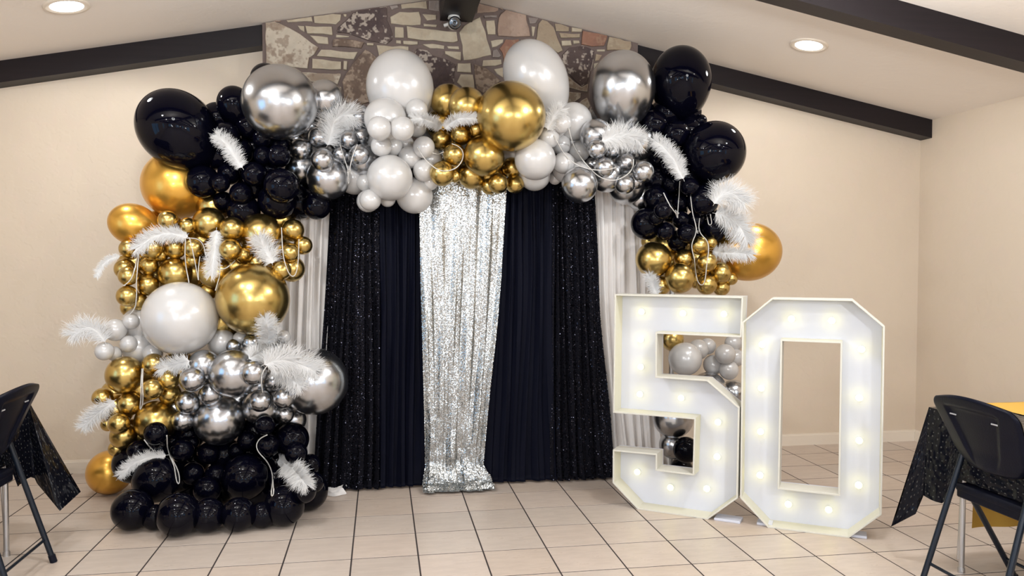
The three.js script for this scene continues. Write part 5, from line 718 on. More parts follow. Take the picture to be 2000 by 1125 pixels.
// ------------------------------------------------------------------ ostrich feathers: width, label, quill from root to tip
const feathers = [
[0.086, 'white feather slanting across the upper left black balloons', [[-0.757, 1.921, -4.596], [-0.774, 1.947, -4.603], [-0.789, 1.973, -4.602], [-0.805, 1.998, -4.602], [-0.821, 2.024, -4.603], [-0.838, 2.048, -4.603], [-0.855, 2.068, -4.592], [-0.875, 2.087, -4.585], [-0.896, 2.104, -4.578]]],
[0.161, 'round tuft of white feather on the upper left silver balloons', [[-0.313, 2.073, -4.717], [-0.300, 2.107, -4.713], [-0.291, 2.142, -4.711], [-0.284, 2.178, -4.708], [-0.274, 2.210, -4.698], [-0.256, 2.238, -4.690], [-0.230, 2.255, -4.683], [-0.197, 2.261, -4.678], [-0.161, 2.260, -4.671]]],
[0.066, 'white feather pointing left from the arch-top gold balloons over pearl ones', [[0.367, 2.194, -4.702], [0.349, 2.212, -4.709], [0.327, 2.221, -4.680], [0.304, 2.228, -4.651], [0.281, 2.232, -4.622], [0.256, 2.233, -4.594], [0.230, 2.230, -4.559], [0.207, 2.231, -4.559], [0.183, 2.231, -4.559]]],
[0.065, 'white feather pointing right over the small gold balloons at the arch top', [[0.365, 2.184, -4.654], [0.380, 2.199, -4.621], [0.397, 2.214, -4.598], [0.415, 2.223, -4.561], [0.435, 2.228, -4.524], [0.460, 2.234, -4.515], [0.485, 2.236, -4.510], [0.512, 2.237, -4.507], [0.538, 2.237, -4.504]]],
[0.096, 'soft white feather lying on the right pearl balloons', [[0.963, 2.176, -4.530], [0.972, 2.194, -4.529], [0.980, 2.211, -4.527], [0.989, 2.228, -4.525], [0.998, 2.245, -4.523], [1.007, 2.261, -4.521], [1.019, 2.277, -4.518], [1.031, 2.290, -4.514], [1.045, 2.303, -4.509]]],
[0.141, 'wide fluffy white feather across the right silver balloons', [[1.265, 2.116, -4.473], [1.299, 2.128, -4.480], [1.332, 2.140, -4.485], [1.375, 2.155, -4.521], [1.418, 2.168, -4.556], [1.462, 2.176, -4.593], [1.501, 2.174, -4.616], [1.539, 2.165, -4.637], [1.567, 2.149, -4.629]]],
[0.094, 'white feather slanting across the right black balloons', [[1.829, 1.902, -4.561], [1.814, 1.940, -4.567], [1.797, 1.977, -4.572], [1.780, 2.013, -4.577], [1.761, 2.048, -4.586], [1.742, 2.082, -4.604], [1.719, 2.113, -4.620], [1.690, 2.140, -4.633], [1.663, 2.168, -4.649]]],
[0.163, 'big white plume arching up beside the right black balloons', [[2.005, 1.755, -4.539], [2.019, 1.783, -4.533], [2.037, 1.809, -4.531], [2.059, 1.828, -4.528], [2.086, 1.837, -4.523], [2.115, 1.833, -4.519], [2.141, 1.819, -4.515], [2.165, 1.799, -4.506], [2.188, 1.778, -4.497]]],
[0.154, 'big white plume drooping onto the right golden giant balloon', [[2.019, 1.715, -4.579], [2.069, 1.710, -4.601], [2.111, 1.702, -4.607], [2.152, 1.689, -4.614], [2.188, 1.669, -4.620], [2.220, 1.643, -4.628], [2.232, 1.610, -4.609], [2.245, 1.575, -4.594], [2.258, 1.540, -4.584]]],
[0.090, 'white feather lying level on the right gold balloons', [[2.074, 1.486, -4.737], [2.098, 1.479, -4.711], [2.123, 1.474, -4.689], [2.143, 1.471, -4.654], [2.166, 1.470, -4.630], [2.192, 1.470, -4.610], [2.220, 1.468, -4.593], [2.248, 1.463, -4.579], [2.276, 1.459, -4.565]]],
[0.076, 'short white feather just above the top edge of the number five', [[1.698, 1.198, -4.647], [1.692, 1.215, -4.650], [1.685, 1.232, -4.653], [1.678, 1.249, -4.653], [1.668, 1.266, -4.649], [1.659, 1.283, -4.645], [1.649, 1.300, -4.640], [1.640, 1.317, -4.637], [1.630, 1.334, -4.633]]],
[0.091, 'white feather lying level across the upper left gold balloons', [[-1.044, 1.536, -4.609], [-1.086, 1.550, -4.625], [-1.122, 1.559, -4.614], [-1.160, 1.562, -4.608], [-1.198, 1.559, -4.602], [-1.233, 1.546, -4.597], [-1.260, 1.525, -4.573], [-1.290, 1.500, -4.565], [-1.319, 1.473, -4.557]]],
[0.077, 'narrow upright white feather on the upper left gold balloons', [[-0.912, 1.599, -4.630], [-0.914, 1.565, -4.624], [-0.915, 1.531, -4.614], [-0.917, 1.497, -4.600], [-0.918, 1.463, -4.586], [-0.919, 1.430, -4.572], [-0.922, 1.396, -4.562], [-0.926, 1.363, -4.559], [-0.931, 1.330, -4.558]]],
[0.116, 'tufted white feather on the right of the upper left gold balloons', [[-0.600, 1.387, -4.564], [-0.608, 1.407, -4.577], [-0.615, 1.428, -4.581], [-0.624, 1.447, -4.587], [-0.634, 1.466, -4.592], [-0.645, 1.485, -4.596], [-0.655, 1.503, -4.589], [-0.666, 1.520, -4.585], [-0.676, 1.538, -4.582]]],
[0.040, 'thin white feather curling out over the beige wall at left', [[-1.425, 1.438, -4.673], [-1.447, 1.434, -4.666], [-1.467, 1.428, -4.660], [-1.486, 1.418, -4.654], [-1.503, 1.405, -4.649], [-1.517, 1.387, -4.644], [-1.528, 1.366, -4.641], [-1.537, 1.344, -4.637], [-1.545, 1.321, -4.634]]],
[0.116, 'white feather sticking out left from the small pearl balloons', [[-1.470, 0.956, -4.539], [-1.483, 0.985, -4.537], [-1.498, 1.011, -4.535], [-1.516, 1.032, -4.530], [-1.538, 1.047, -4.524], [-1.560, 1.050, -4.517], [-1.583, 1.043, -4.508], [-1.605, 1.029, -4.499], [-1.626, 1.013, -4.490]]],
[0.102, 'upright white plume between the gold giant and the lower silver balloons', [[-0.630, 0.935, -4.542], [-0.626, 0.955, -4.530], [-0.623, 0.976, -4.517], [-0.619, 0.997, -4.497], [-0.616, 1.018, -4.473], [-0.614, 1.039, -4.449], [-0.615, 1.058, -4.437], [-0.619, 1.077, -4.430], [-0.625, 1.095, -4.427]]],
[0.116, 'broad white feather lying over the top of the lower silver balloons', [[-0.713, 0.877, -4.387], [-0.697, 0.888, -4.399], [-0.688, 0.892, -4.468], [-0.679, 0.896, -4.539], [-0.669, 0.899, -4.609], [-0.658, 0.900, -4.679], [-0.644, 0.900, -4.743], [-0.621, 0.904, -4.747], [-0.597, 0.908, -4.750]]],
[0.156, 'white plume spreading right over the left giant silver balloon', [[-0.629, 0.853, -4.303], [-0.598, 0.865, -4.325], [-0.567, 0.873, -4.352], [-0.534, 0.875, -4.378], [-0.500, 0.868, -4.402], [-0.466, 0.855, -4.425], [-0.431, 0.839, -4.435], [-0.395, 0.823, -4.432], [-0.360, 0.805, -4.430]]],
[0.113, 'white feather drooping below the right-hand plume on the silver balloons', [[-0.621, 0.805, -4.533], [-0.595, 0.801, -4.515], [-0.570, 0.796, -4.501], [-0.543, 0.791, -4.471], [-0.519, 0.784, -4.448], [-0.497, 0.772, -4.435], [-0.477, 0.758, -4.427], [-0.459, 0.741, -4.423], [-0.442, 0.723, -4.420]]],
[0.090, 'white feather lying between the lower gold and silver balloons', [[-1.016, 0.869, -4.463], [-1.037, 0.864, -4.467], [-1.061, 0.858, -4.485], [-1.086, 0.850, -4.503], [-1.109, 0.842, -4.518], [-1.132, 0.834, -4.532], [-1.154, 0.826, -4.540], [-1.172, 0.822, -4.530], [-1.189, 0.819, -4.520]]],
[0.095, 'white feather pointing down left from the lower gold balloons', [[-1.440, 0.647, -4.594], [-1.460, 0.632, -4.585], [-1.480, 0.616, -4.576], [-1.502, 0.600, -4.572], [-1.525, 0.582, -4.575], [-1.547, 0.563, -4.578], [-1.569, 0.543, -4.580], [-1.588, 0.522, -4.581], [-1.607, 0.501, -4.579]]],
[0.067, 'white feather lying across the left of the black balloon base', [[-1.154, 0.342, -4.535], [-1.188, 0.341, -4.526], [-1.221, 0.340, -4.517], [-1.253, 0.337, -4.509], [-1.286, 0.330, -4.504], [-1.318, 0.316, -4.506], [-1.347, 0.296, -4.507], [-1.372, 0.273, -4.503], [-1.398, 0.249, -4.502]]],
[0.102, 'white feather lying across the right of the black balloon base', [[-0.608, 0.250, -4.658], [-0.581, 0.246, -4.661], [-0.551, 0.246, -4.628], [-0.518, 0.253, -4.540], [-0.486, 0.258, -4.446], [-0.457, 0.262, -4.351], [-0.430, 0.266, -4.255], [-0.407, 0.260, -4.194], [-0.389, 0.242, -4.184]]],
];
for (const [w, label, pts] of feathers) {
  const curve = new THREE.CatmullRomCurve3(pts.map((p) => V(...p))), L = curve.getLength(), f = thing('ostrich_feather', label, 'feather', pts[0]);
  const o = V(...pts[0]), quillPts = []; for (let i = 0; i <= 24; i++) quillPts.push(curve.getPoint(i / 24).sub(o));
  part('quill', new THREE.TubeGeometry(new THREE.CatmullRomCurve3(quillPts), 24, 0.0011, 5), M.bead, f);
  const pos = [], idx = [], n = Math.round(Math.max(90, 900 * L)), eye = V(0, 1.4, 0);
  for (let layer = 0; layer < 3; layer++) for (const side of [-1, 1]) for (let i = 0; i < n; i++) {
    const t = Math.min(1, 0.06 + 0.94 * (i + rnd()) / n), p = curve.getPoint(t), tg = curve.getTangent(Math.min(0.999, t)), nrm = eye.clone().sub(p).normalize(), sd = tg.clone().cross(nrm).normalize().multiplyScalar(side), up = sd.clone().cross(tg).normalize(); if (up.dot(nrm) < 0) up.negate();
    const len = 0.66 * w * (0.55 + 0.45 * sst(0, 0.3, t)) * (0.72 + 0.28 * sst(1, 0.82, t)) * rr(0.5, 1.18) * (0.8 + 0.4 * NH[(Math.floor(t * 26) * 7 + side * 3 + layer * 11 + 500) & 65535]), ang = rr(0.2, 1.0) + 0.25 * t + 0.7 * (NH[(Math.floor(t * 22) * 13 + side + 900) & 65535] - 0.5), dir = sd.clone().multiplyScalar(Math.cos(ang) * 1.25).addScaledVector(tg, Math.sin(ang)).addScaledVector(up, (layer - 0.6) * 0.22 + rr(-0.12, 0.16)).normalize();
    const curl = rr(-1.3, 0.9), bw = rr(0.0007, 0.0014); let q = p.clone().sub(o), d = dir.clone(); const wd = dir.clone().cross(nrm).normalize(), s0 = pos.length / 3, S = 4;
    for (let k = 0; k <= S; k++) { const ww = bw * (1 - 0.75 * k / S); pos.push(q.x + wd.x * ww, q.y + wd.y * ww, q.z + wd.z * ww, q.x - wd.x * ww, q.y - wd.y * ww, q.z - wd.z * ww); q = q.clone().addScaledVector(d, len / S); d.addScaledVector(tg, curl * 0.22).addScaledVector(up, rr(-0.3, 0.22)).addScaledVector(sd, rr(-0.25, 0.2)).addScaledVector(V(0, -1, 0), 0.05).normalize(); }
    for (let k = 0; k < S; k++) { const a = s0 + 2 * k; idx.push(a, a + 1, a + 2, a + 1, a + 3, a + 2); }
  }
  const g = new THREE.BufferGeometry(); g.setAttribute('position', new THREE.Float32BufferAttribute(pos, 3)); g.setIndex(idx); g.computeVertexNormals(); part('vane', g, M.feather, f);
}
// ------------------------------------------------------------------ strands of pearl beads: label, knot, path
const strands = [
['white pearl bead strand tied in a knot below the upper left silver balloons', [-0.183, 1.932, -4.680], [[-0.233, 2.088, -4.694], [-0.226, 2.065, -4.696], [-0.219, 2.041, -4.697], [-0.212, 2.018, -4.701], [-0.204, 1.994, -4.695], [-0.196, 1.969, -4.682], [-0.189, 1.944, -4.664], [-0.187, 1.919, -4.658], [-0.187, 1.895, -4.657], [-0.187, 1.874, -4.660], [-0.185, 1.865, -4.665], [-0.181, 1.874, -4.670], [-0.179, 1.896, -4.674], [-0.179, 1.921, -4.681], [-0.176, 1.943, -4.657], [-0.172, 1.963, -4.623], [-0.165, 1.982, -4.582], [-0.158, 2.004, -4.569], [-0.150, 2.026, -4.564], [-0.141, 2.049, -4.563], [-0.132, 2.071, -4.561]]],
['white pearl bead garland looping from the left pearl to the arch-top gold balloons', null, [[0.210, 2.067, -4.581], [0.228, 2.040, -4.584], [0.246, 2.014, -4.591], [0.267, 1.988, -4.579], [0.291, 1.965, -4.562], [0.316, 1.944, -4.540], [0.345, 1.933, -4.535], [0.375, 1.932, -4.534], [0.406, 1.940, -4.540], [0.436, 1.958, -4.564], [0.459, 1.984, -4.585], [0.474, 2.014, -4.598], [0.476, 2.043, -4.594], [0.465, 2.068, -4.592], [0.442, 2.086, -4.593], [0.413, 2.097, -4.594]]],
['short white pearl bead strand left of the circled gold balloon', null, [[0.301, 2.043, -4.612], [0.312, 2.044, -4.638], [0.323, 2.046, -4.665], [0.334, 2.049, -4.693], [0.343, 2.051, -4.698], [0.350, 2.051, -4.676], [0.356, 2.052, -4.652], [0.363, 2.053, -4.626]]],
['white pearl bead strand ending among the small silver balloons, upper of two', null, [[1.007, 2.152, -4.532], [1.025, 2.122, -4.538], [1.045, 2.094, -4.552], [1.067, 2.066, -4.565], [1.091, 2.040, -4.572], [1.112, 2.013, -4.551], [1.134, 1.990, -4.524], [1.158, 1.971, -4.496], [1.189, 1.960, -4.485], [1.224, 1.953, -4.483], [1.260, 1.950, -4.481], [1.295, 1.951, -4.477], [1.328, 1.955, -4.469], [1.360, 1.964, -4.460]]],
['white pearl bead strand looping below the right silver balloons, lower of two', null, [[1.091, 2.195, -4.516], [1.114, 2.171, -4.575], [1.139, 2.146, -4.634], [1.167, 2.121, -4.693], [1.180, 2.087, -4.674], [1.193, 2.052, -4.644], [1.199, 2.015, -4.583], [1.212, 1.983, -4.541], [1.228, 1.953, -4.506], [1.257, 1.930, -4.513], [1.288, 1.912, -4.518], [1.326, 1.901, -4.533], [1.361, 1.897, -4.533], [1.395, 1.902, -4.531], [1.423, 1.914, -4.517], [1.453, 1.934, -4.516], [1.488, 1.964, -4.552], [1.513, 1.999, -4.592], [1.525, 2.036, -4.625]]],
['white pearl bead strand tied in a knot on the right black balloons', [1.832, 1.725, -4.690], [[1.839, 1.912, -4.663], [1.839, 1.882, -4.668], [1.838, 1.851, -4.668], [1.837, 1.820, -4.669], [1.834, 1.790, -4.669], [1.832, 1.759, -4.670], [1.830, 1.728, -4.669], [1.829, 1.701, -4.668], [1.828, 1.687, -4.667], [1.825, 1.694, -4.669], [1.789, 1.710, -4.599], [1.746, 1.726, -4.531], [1.702, 1.743, -4.463], [1.710, 1.773, -4.523], [1.718, 1.804, -4.582], [1.726, 1.837, -4.641]]],
['long white pearl bead loop from the right black to the right gold balloons', [1.989, 1.605, -4.732], [[1.885, 1.812, -4.599], [1.889, 1.782, -4.600], [1.894, 1.752, -4.602], [1.902, 1.723, -4.611], [1.918, 1.694, -4.632], [1.922, 1.664, -4.621], [1.920, 1.634, -4.598], [1.909, 1.604, -4.565], [1.902, 1.576, -4.563], [1.893, 1.549, -4.569], [1.892, 1.522, -4.588], [1.899, 1.495, -4.605], [1.914, 1.467, -4.626], [1.926, 1.438, -4.635], [1.941, 1.408, -4.659], [1.949, 1.377, -4.671], [1.950, 1.347, -4.664], [1.944, 1.317, -4.636], [1.943, 1.289, -4.609], [1.952, 1.272, -4.597], [1.964, 1.271, -4.588], [1.974, 1.289, -4.584], [1.976, 1.317, -4.575], [1.975, 1.347, -4.564], [1.973, 1.377, -4.554], [1.975, 1.407, -4.550], [1.979, 1.438, -4.550], [1.987, 1.468, -4.559], [1.993, 1.498, -4.571], [1.994, 1.526, -4.583], [1.983, 1.551, -4.589], [1.968, 1.572, -4.602], [1.961, 1.596, -4.627], [1.961, 1.623, -4.647], [1.966, 1.653, -4.658], [1.968, 1.683, -4.654]]],
['little white pearl bead loop beside the big white plumes', null, [[2.029, 1.693, -4.679], [2.029, 1.681, -4.674], [2.028, 1.668, -4.665], [2.028, 1.656, -4.659], [2.031, 1.646, -4.654], [2.037, 1.644, -4.650], [2.042, 1.649, -4.648], [2.045, 1.659, -4.648], [2.045, 1.671, -4.651], [2.037, 1.682, -4.638], [2.028, 1.694, -4.624], [2.019, 1.705, -4.607]]],
['shorter of two white pearl bead strands at the left edge of the gold balloons', null, [[-1.352, 1.451, -4.709], [-1.356, 1.425, -4.706], [-1.351, 1.400, -4.670], [-1.344, 1.375, -4.631], [-1.340, 1.352, -4.593], [-1.346, 1.328, -4.587], [-1.356, 1.307, -4.584], [-1.371, 1.289, -4.583], [-1.388, 1.274, -4.579]]],
['longer of two white pearl bead strands at the left edge of the gold balloons', null, [[-1.347, 1.451, -4.712], [-1.342, 1.418, -4.682], [-1.333, 1.386, -4.637], [-1.329, 1.354, -4.613], [-1.330, 1.322, -4.606], [-1.332, 1.290, -4.606], [-1.332, 1.258, -4.606], [-1.332, 1.226, -4.606], [-1.334, 1.195, -4.605], [-1.341, 1.163, -4.616], [-1.355, 1.136, -4.625], [-1.375, 1.113, -4.632]]],
['leftmost white pearl bead strand running down to the left giant pearl balloon', null, [[-1.071, 1.536, -4.600], [-1.073, 1.505, -4.600], [-1.074, 1.474, -4.599], [-1.076, 1.443, -4.605], [-1.079, 1.413, -4.625], [-1.081, 1.382, -4.645], [-1.074, 1.351, -4.634], [-1.063, 1.321, -4.611], [-1.053, 1.291, -4.587]]],
['white pearl bead strand running down to the right rim of the left giant pearl balloon', null, [[-1.047, 1.535, -4.589], [-1.039, 1.498, -4.592], [-1.032, 1.461, -4.594], [-1.027, 1.423, -4.604], [-1.022, 1.386, -4.613], [-1.018, 1.348, -4.622], [-1.012, 1.316, -4.619], [-1.008, 1.304, -4.613], [-1.007, 1.320, -4.607], [-1.006, 1.354, -4.604], [-1.004, 1.393, -4.611], [-1.000, 1.431, -4.616]]],
['white pearl bead strand curving right beside the upright narrow feather', null, [[-1.080, 1.536, -4.618], [-1.061, 1.536, -4.620], [-1.042, 1.536, -4.619], [-1.024, 1.534, -4.623], [-1.008, 1.528, -4.626], [-0.995, 1.516, -4.629], [-0.986, 1.500, -4.631], [-0.980, 1.482, -4.635], [-0.975, 1.462, -4.628], [-0.967, 1.442, -4.613], [-0.958, 1.423, -4.596], [-0.948, 1.405, -4.589]]],
['white pearl bead strand hanging down to the left giant gold balloon', null, [[-0.892, 1.439, -4.600], [-0.890, 1.415, -4.595], [-0.887, 1.390, -4.586], [-0.886, 1.366, -4.582], [-0.888, 1.342, -4.581], [-0.891, 1.318, -4.582], [-0.895, 1.295, -4.569], [-0.899, 1.272, -4.557], [-0.903, 1.249, -4.542]]],
['short white pearl bead strand below the upright narrow feather', null, [[-0.903, 1.362, -4.576], [-0.888, 1.363, -4.580], [-0.873, 1.365, -4.586], [-0.860, 1.369, -4.596], [-0.849, 1.377, -4.610], [-0.840, 1.388, -4.632], [-0.832, 1.399, -4.657], [-0.823, 1.411, -4.674]]],
['white pearl bead loop on the gold balloons by the left sheer curtain', null, [[-0.565, 1.601, -4.680], [-0.560, 1.556, -4.654], [-0.555, 1.511, -4.627], [-0.547, 1.467, -4.585], [-0.540, 1.424, -4.572], [-0.528, 1.383, -4.559], [-0.514, 1.346, -4.562], [-0.499, 1.325, -4.590], [-0.486, 1.330, -4.618], [-0.476, 1.360, -4.637], [-0.469, 1.401, -4.629], [-0.465, 1.445, -4.621], [-0.464, 1.489, -4.627], [-0.463, 1.533, -4.629]]],
['doubled white pearl bead strand on the lower gold balloons', null, [[-1.289, 0.818, -4.535], [-1.294, 0.790, -4.546], [-1.288, 0.767, -4.518], [-1.282, 0.744, -4.491], [-1.270, 0.724, -4.448], [-1.270, 0.698, -4.448], [-1.284, 0.664, -4.494], [-1.298, 0.631, -4.533], [-1.310, 0.602, -4.568], [-1.307, 0.594, -4.560], [-1.303, 0.603, -4.565], [-1.285, 0.633, -4.524], [-1.270, 0.666, -4.480], [-1.257, 0.700, -4.434], [-1.258, 0.726, -4.436], [-1.262, 0.751, -4.446], [-1.269, 0.773, -4.474], [-1.276, 0.796, -4.503], [-1.281, 0.820, -4.525]]],
['short white pearl bead strand at the upper left of the black base', null, [[-1.249, 0.452, -4.424], [-1.243, 0.443, -4.424], [-1.238, 0.434, -4.427], [-1.247, 0.413, -4.481], [-1.256, 0.393, -4.535], [-1.263, 0.373, -4.586], [-1.255, 0.365, -4.585], [-1.248, 0.357, -4.585]]],
['white pearl bead strand hanging beside the left feather of the black base', null, [[-1.142, 0.467, -4.446], [-1.153, 0.436, -4.493], [-1.167, 0.403, -4.549], [-1.180, 0.369, -4.606], [-1.178, 0.347, -4.614], [-1.166, 0.332, -4.588], [-1.151, 0.319, -4.556], [-1.134, 0.308, -4.520], [-1.124, 0.292, -4.507], [-1.117, 0.273, -4.499], [-1.113, 0.254, -4.493], [-1.109, 0.235, -4.488], [-1.105, 0.215, -4.485], [-1.101, 0.198, -4.488], [-1.097, 0.190, -4.496], [-1.095, 0.196, -4.505], [-1.096, 0.213, -4.512], [-1.099, 0.233, -4.515], [-1.104, 0.252, -4.518], [-1.112, 0.271, -4.522], [-1.121, 0.289, -4.526], [-1.133, 0.306, -4.535], [-1.151, 0.317, -4.569], [-1.166, 0.331, -4.588]]],
['curved white pearl bead strand hanging beside the right feather of the black base', null, [[-0.627, 0.445, -4.484], [-0.648, 0.433, -4.502], [-0.668, 0.418, -4.520], [-0.683, 0.399, -4.540], [-0.690, 0.382, -4.537], [-0.689, 0.363, -4.534], [-0.681, 0.345, -4.530], [-0.669, 0.328, -4.528], [-0.656, 0.311, -4.533], [-0.648, 0.285, -4.573], [-0.640, 0.260, -4.601], [-0.632, 0.236, -4.618], [-0.622, 0.221, -4.597], [-0.615, 0.202, -4.587], [-0.612, 0.183, -4.580], [-0.611, 0.162, -4.575], [-0.598, 0.171, -4.465], [-0.585, 0.182, -4.348], [-0.571, 0.196, -4.229], [-0.569, 0.184, -4.217], [-0.564, 0.181, -4.214], [-0.560, 0.188, -4.218], [-0.560, 0.203, -4.230], [-0.577, 0.190, -4.348], [-0.594, 0.179, -4.466], [-0.610, 0.170, -4.577]]],
['short white pearl bead strand beside three small lower silver balloons', null, [[-0.604, 0.846, -4.320], [-0.613, 0.833, -4.314], [-0.620, 0.819, -4.305], [-0.625, 0.803, -4.302], [-0.627, 0.786, -4.301], [-0.628, 0.767, -4.307], [-0.635, 0.741, -4.359], [-0.640, 0.715, -4.409], [-0.644, 0.690, -4.453]]],
];
{
  const bead = new THREE.SphereGeometry(0.0036, 7, 5);
  for (const [label, knot, pts] of strands) {
    const c = new THREE.CatmullRomCurve3(pts.map((p) => V(...p))), n = Math.max(8, Math.round(c.getLength() / 0.0071)), list = [], o = V(...pts[0]);
    for (let i = 0; i <= n; i++) { const p = c.getPointAt(i / n).sub(o); list.push(bead.clone().translate(p.x, p.y, p.z)); }
    const t = thing('bead_strand', label, 'bead strand', pts[0]); part('beads', mergeGeometries(list), M.bead, t);
    if (knot) { const k = []; for (let i = 0; i < 16; i++) k.push(bead.clone().translate(knot[0] - o.x + rr(-0.009, 0.009), knot[1] - o.y + rr(-0.011, 0.011), knot[2] - o.z + rr(-0.008, 0.012))); part('knot', mergeGeometries(k), M.bead, t); }
  }
}
// ------------------------------------------------------------------ marquee numbers
const DEP = 0.13, TH = 0.009;
function offset(pts, d) {   // inset of a counter-clockwise outline
  return pts.map((p, i) => {
    const a = pts[(i + pts.length - 1) % pts.length], b = pts[(i + 1) % pts.length], n1 = V(-(p[1] - a[1]), p[0] - a[0], 0).normalize(), n2 = V(-(b[1] - p[1]), b[0] - p[0], 0).normalize(), k = d / (1 + n1.dot(n2)); return [p[0] + (n1.x + n2.x) * k, p[1] + (n1.y + n2.y) * k];
  });
}
function marquee(name, label, origin, dir, outline, hole, bulbs, feet) {
  const t = thing(name, label, 'marquee number', origin); t.rotation.y = Math.atan2(-dir[1], dir[0]);
  const s = new THREE.Shape(outline.map((p) => new THREE.Vector2(...p))); if (hole) s.holes.push(new THREE.Path(hole.slice().reverse().map((p) => new THREE.Vector2(...p))));
  const back = new THREE.ExtrudeGeometry(s, { depth: 0.012, bevelEnabled: false }); back.translate(0, 0, -DEP); part('back_panel', back, M.whiteBoard, t);
  const ring = (pts, d) => { const inn = offset(pts, d); pts.forEach((p, i) => { const j = (i + 1) % pts.length, q = d > 0 ? [p, pts[j], inn[j], inn[i]] : [inn[i], inn[j], pts[j], p]; const g = poly(q, DEP - 0.014, 0.001); g.translate(0, 0, -DEP + 0.013); part('side_panel', g, M.creamBoard, t); }); };
  ring(outline, TH); if (hole) ring(hole, -TH);
  const globe = new THREE.SphereGeometry(0.0185, 20, 14), socket = new THREE.CylinderGeometry(0.011, 0.013, 0.014, 16); socket.rotateX(Math.PI / 2);
  for (const [u, v] of bulbs) {
    const b = part('light_bulb', globe, M.bulbGlow, t); b.position.set(u, v, -DEP + 0.012 + 0.027);
    const k = part('socket', socket, M.camWhite, b); k.position.set(0, 0, -0.021);
    const l = new THREE.PointLight(BULB_COLOR, BULB_POWER, 0, 2); l.position.set(u, v, -DEP + 0.012 + 0.027); l.shadow.radius = 0.5; l.castShadow = true; l.name = 'bulb_light'; t.add(l);
  }
  for (const [u, z, w, d] of feet) part('foot', rbox(w, 0.014, d, 0.003, u, 0.007, z), M.whiteBoard, t);
}
marquee('marquee_five', 'white lighted marquee number 5 standing in front of the sheer curtain', [1.438, 0, -4.245], [0.8101, 0.5862],
  [[0, 0], [0.397, 0], [0.557, 0.14], [0.561, 0.632], [0.389, 0.769], [0.106, 0.769], [0.106, 1.008], [0.567, 1.008], [0.573, 1.226], [-0.145, 1.226], [-0.15, 0.541], [0.318, 0.545], [0.312, 0.243], [0.112, 0.243], [0.112, 0.332], [-0.15, 0.327], [-0.15, 0.133]], null, [[-0.013, 1.123], [0.228, 1.121], [0.455, 1.124], [-0.016, 0.962], [-0.015, 0.804], [-0.019, 0.644], [0.222, 0.642], [0.429, 0.523], [0.426, 0.330], [-0.031, 0.189], [0.165, 0.124], [0.371, 0.144]], [[0.5, -0.05, 0.14, 0.09]]);
marquee('marquee_zero', 'white lighted marquee number 0 at the right of the 5', [2.022, 0, -3.836], [0.8444, 0.5357],
  [[0, 0], [0.395, 0], [0.545, 0.14], [0.545, 1.09], [0.395, 1.222], [0.005, 1.222], [-0.145, 1.09], [-0.145, 0.143]], [[0.055, 0.221], [0.341, 0.221], [0.341, 0.996], [0.06, 0.996]], [[0.098, 1.108], [0.297, 1.105], [-0.049, 0.965], [0.441, 0.961], [-0.051, 0.728], [0.434, 0.709], [-0.052, 0.491], [0.437, 0.487], [-0.052, 0.253], [0.438, 0.254], [0.095, 0.112], [0.296, 0.108]], [[-0.02, -0.06, 0.08, 0.07], [0.44, -0.06, 0.08, 0.08]]);
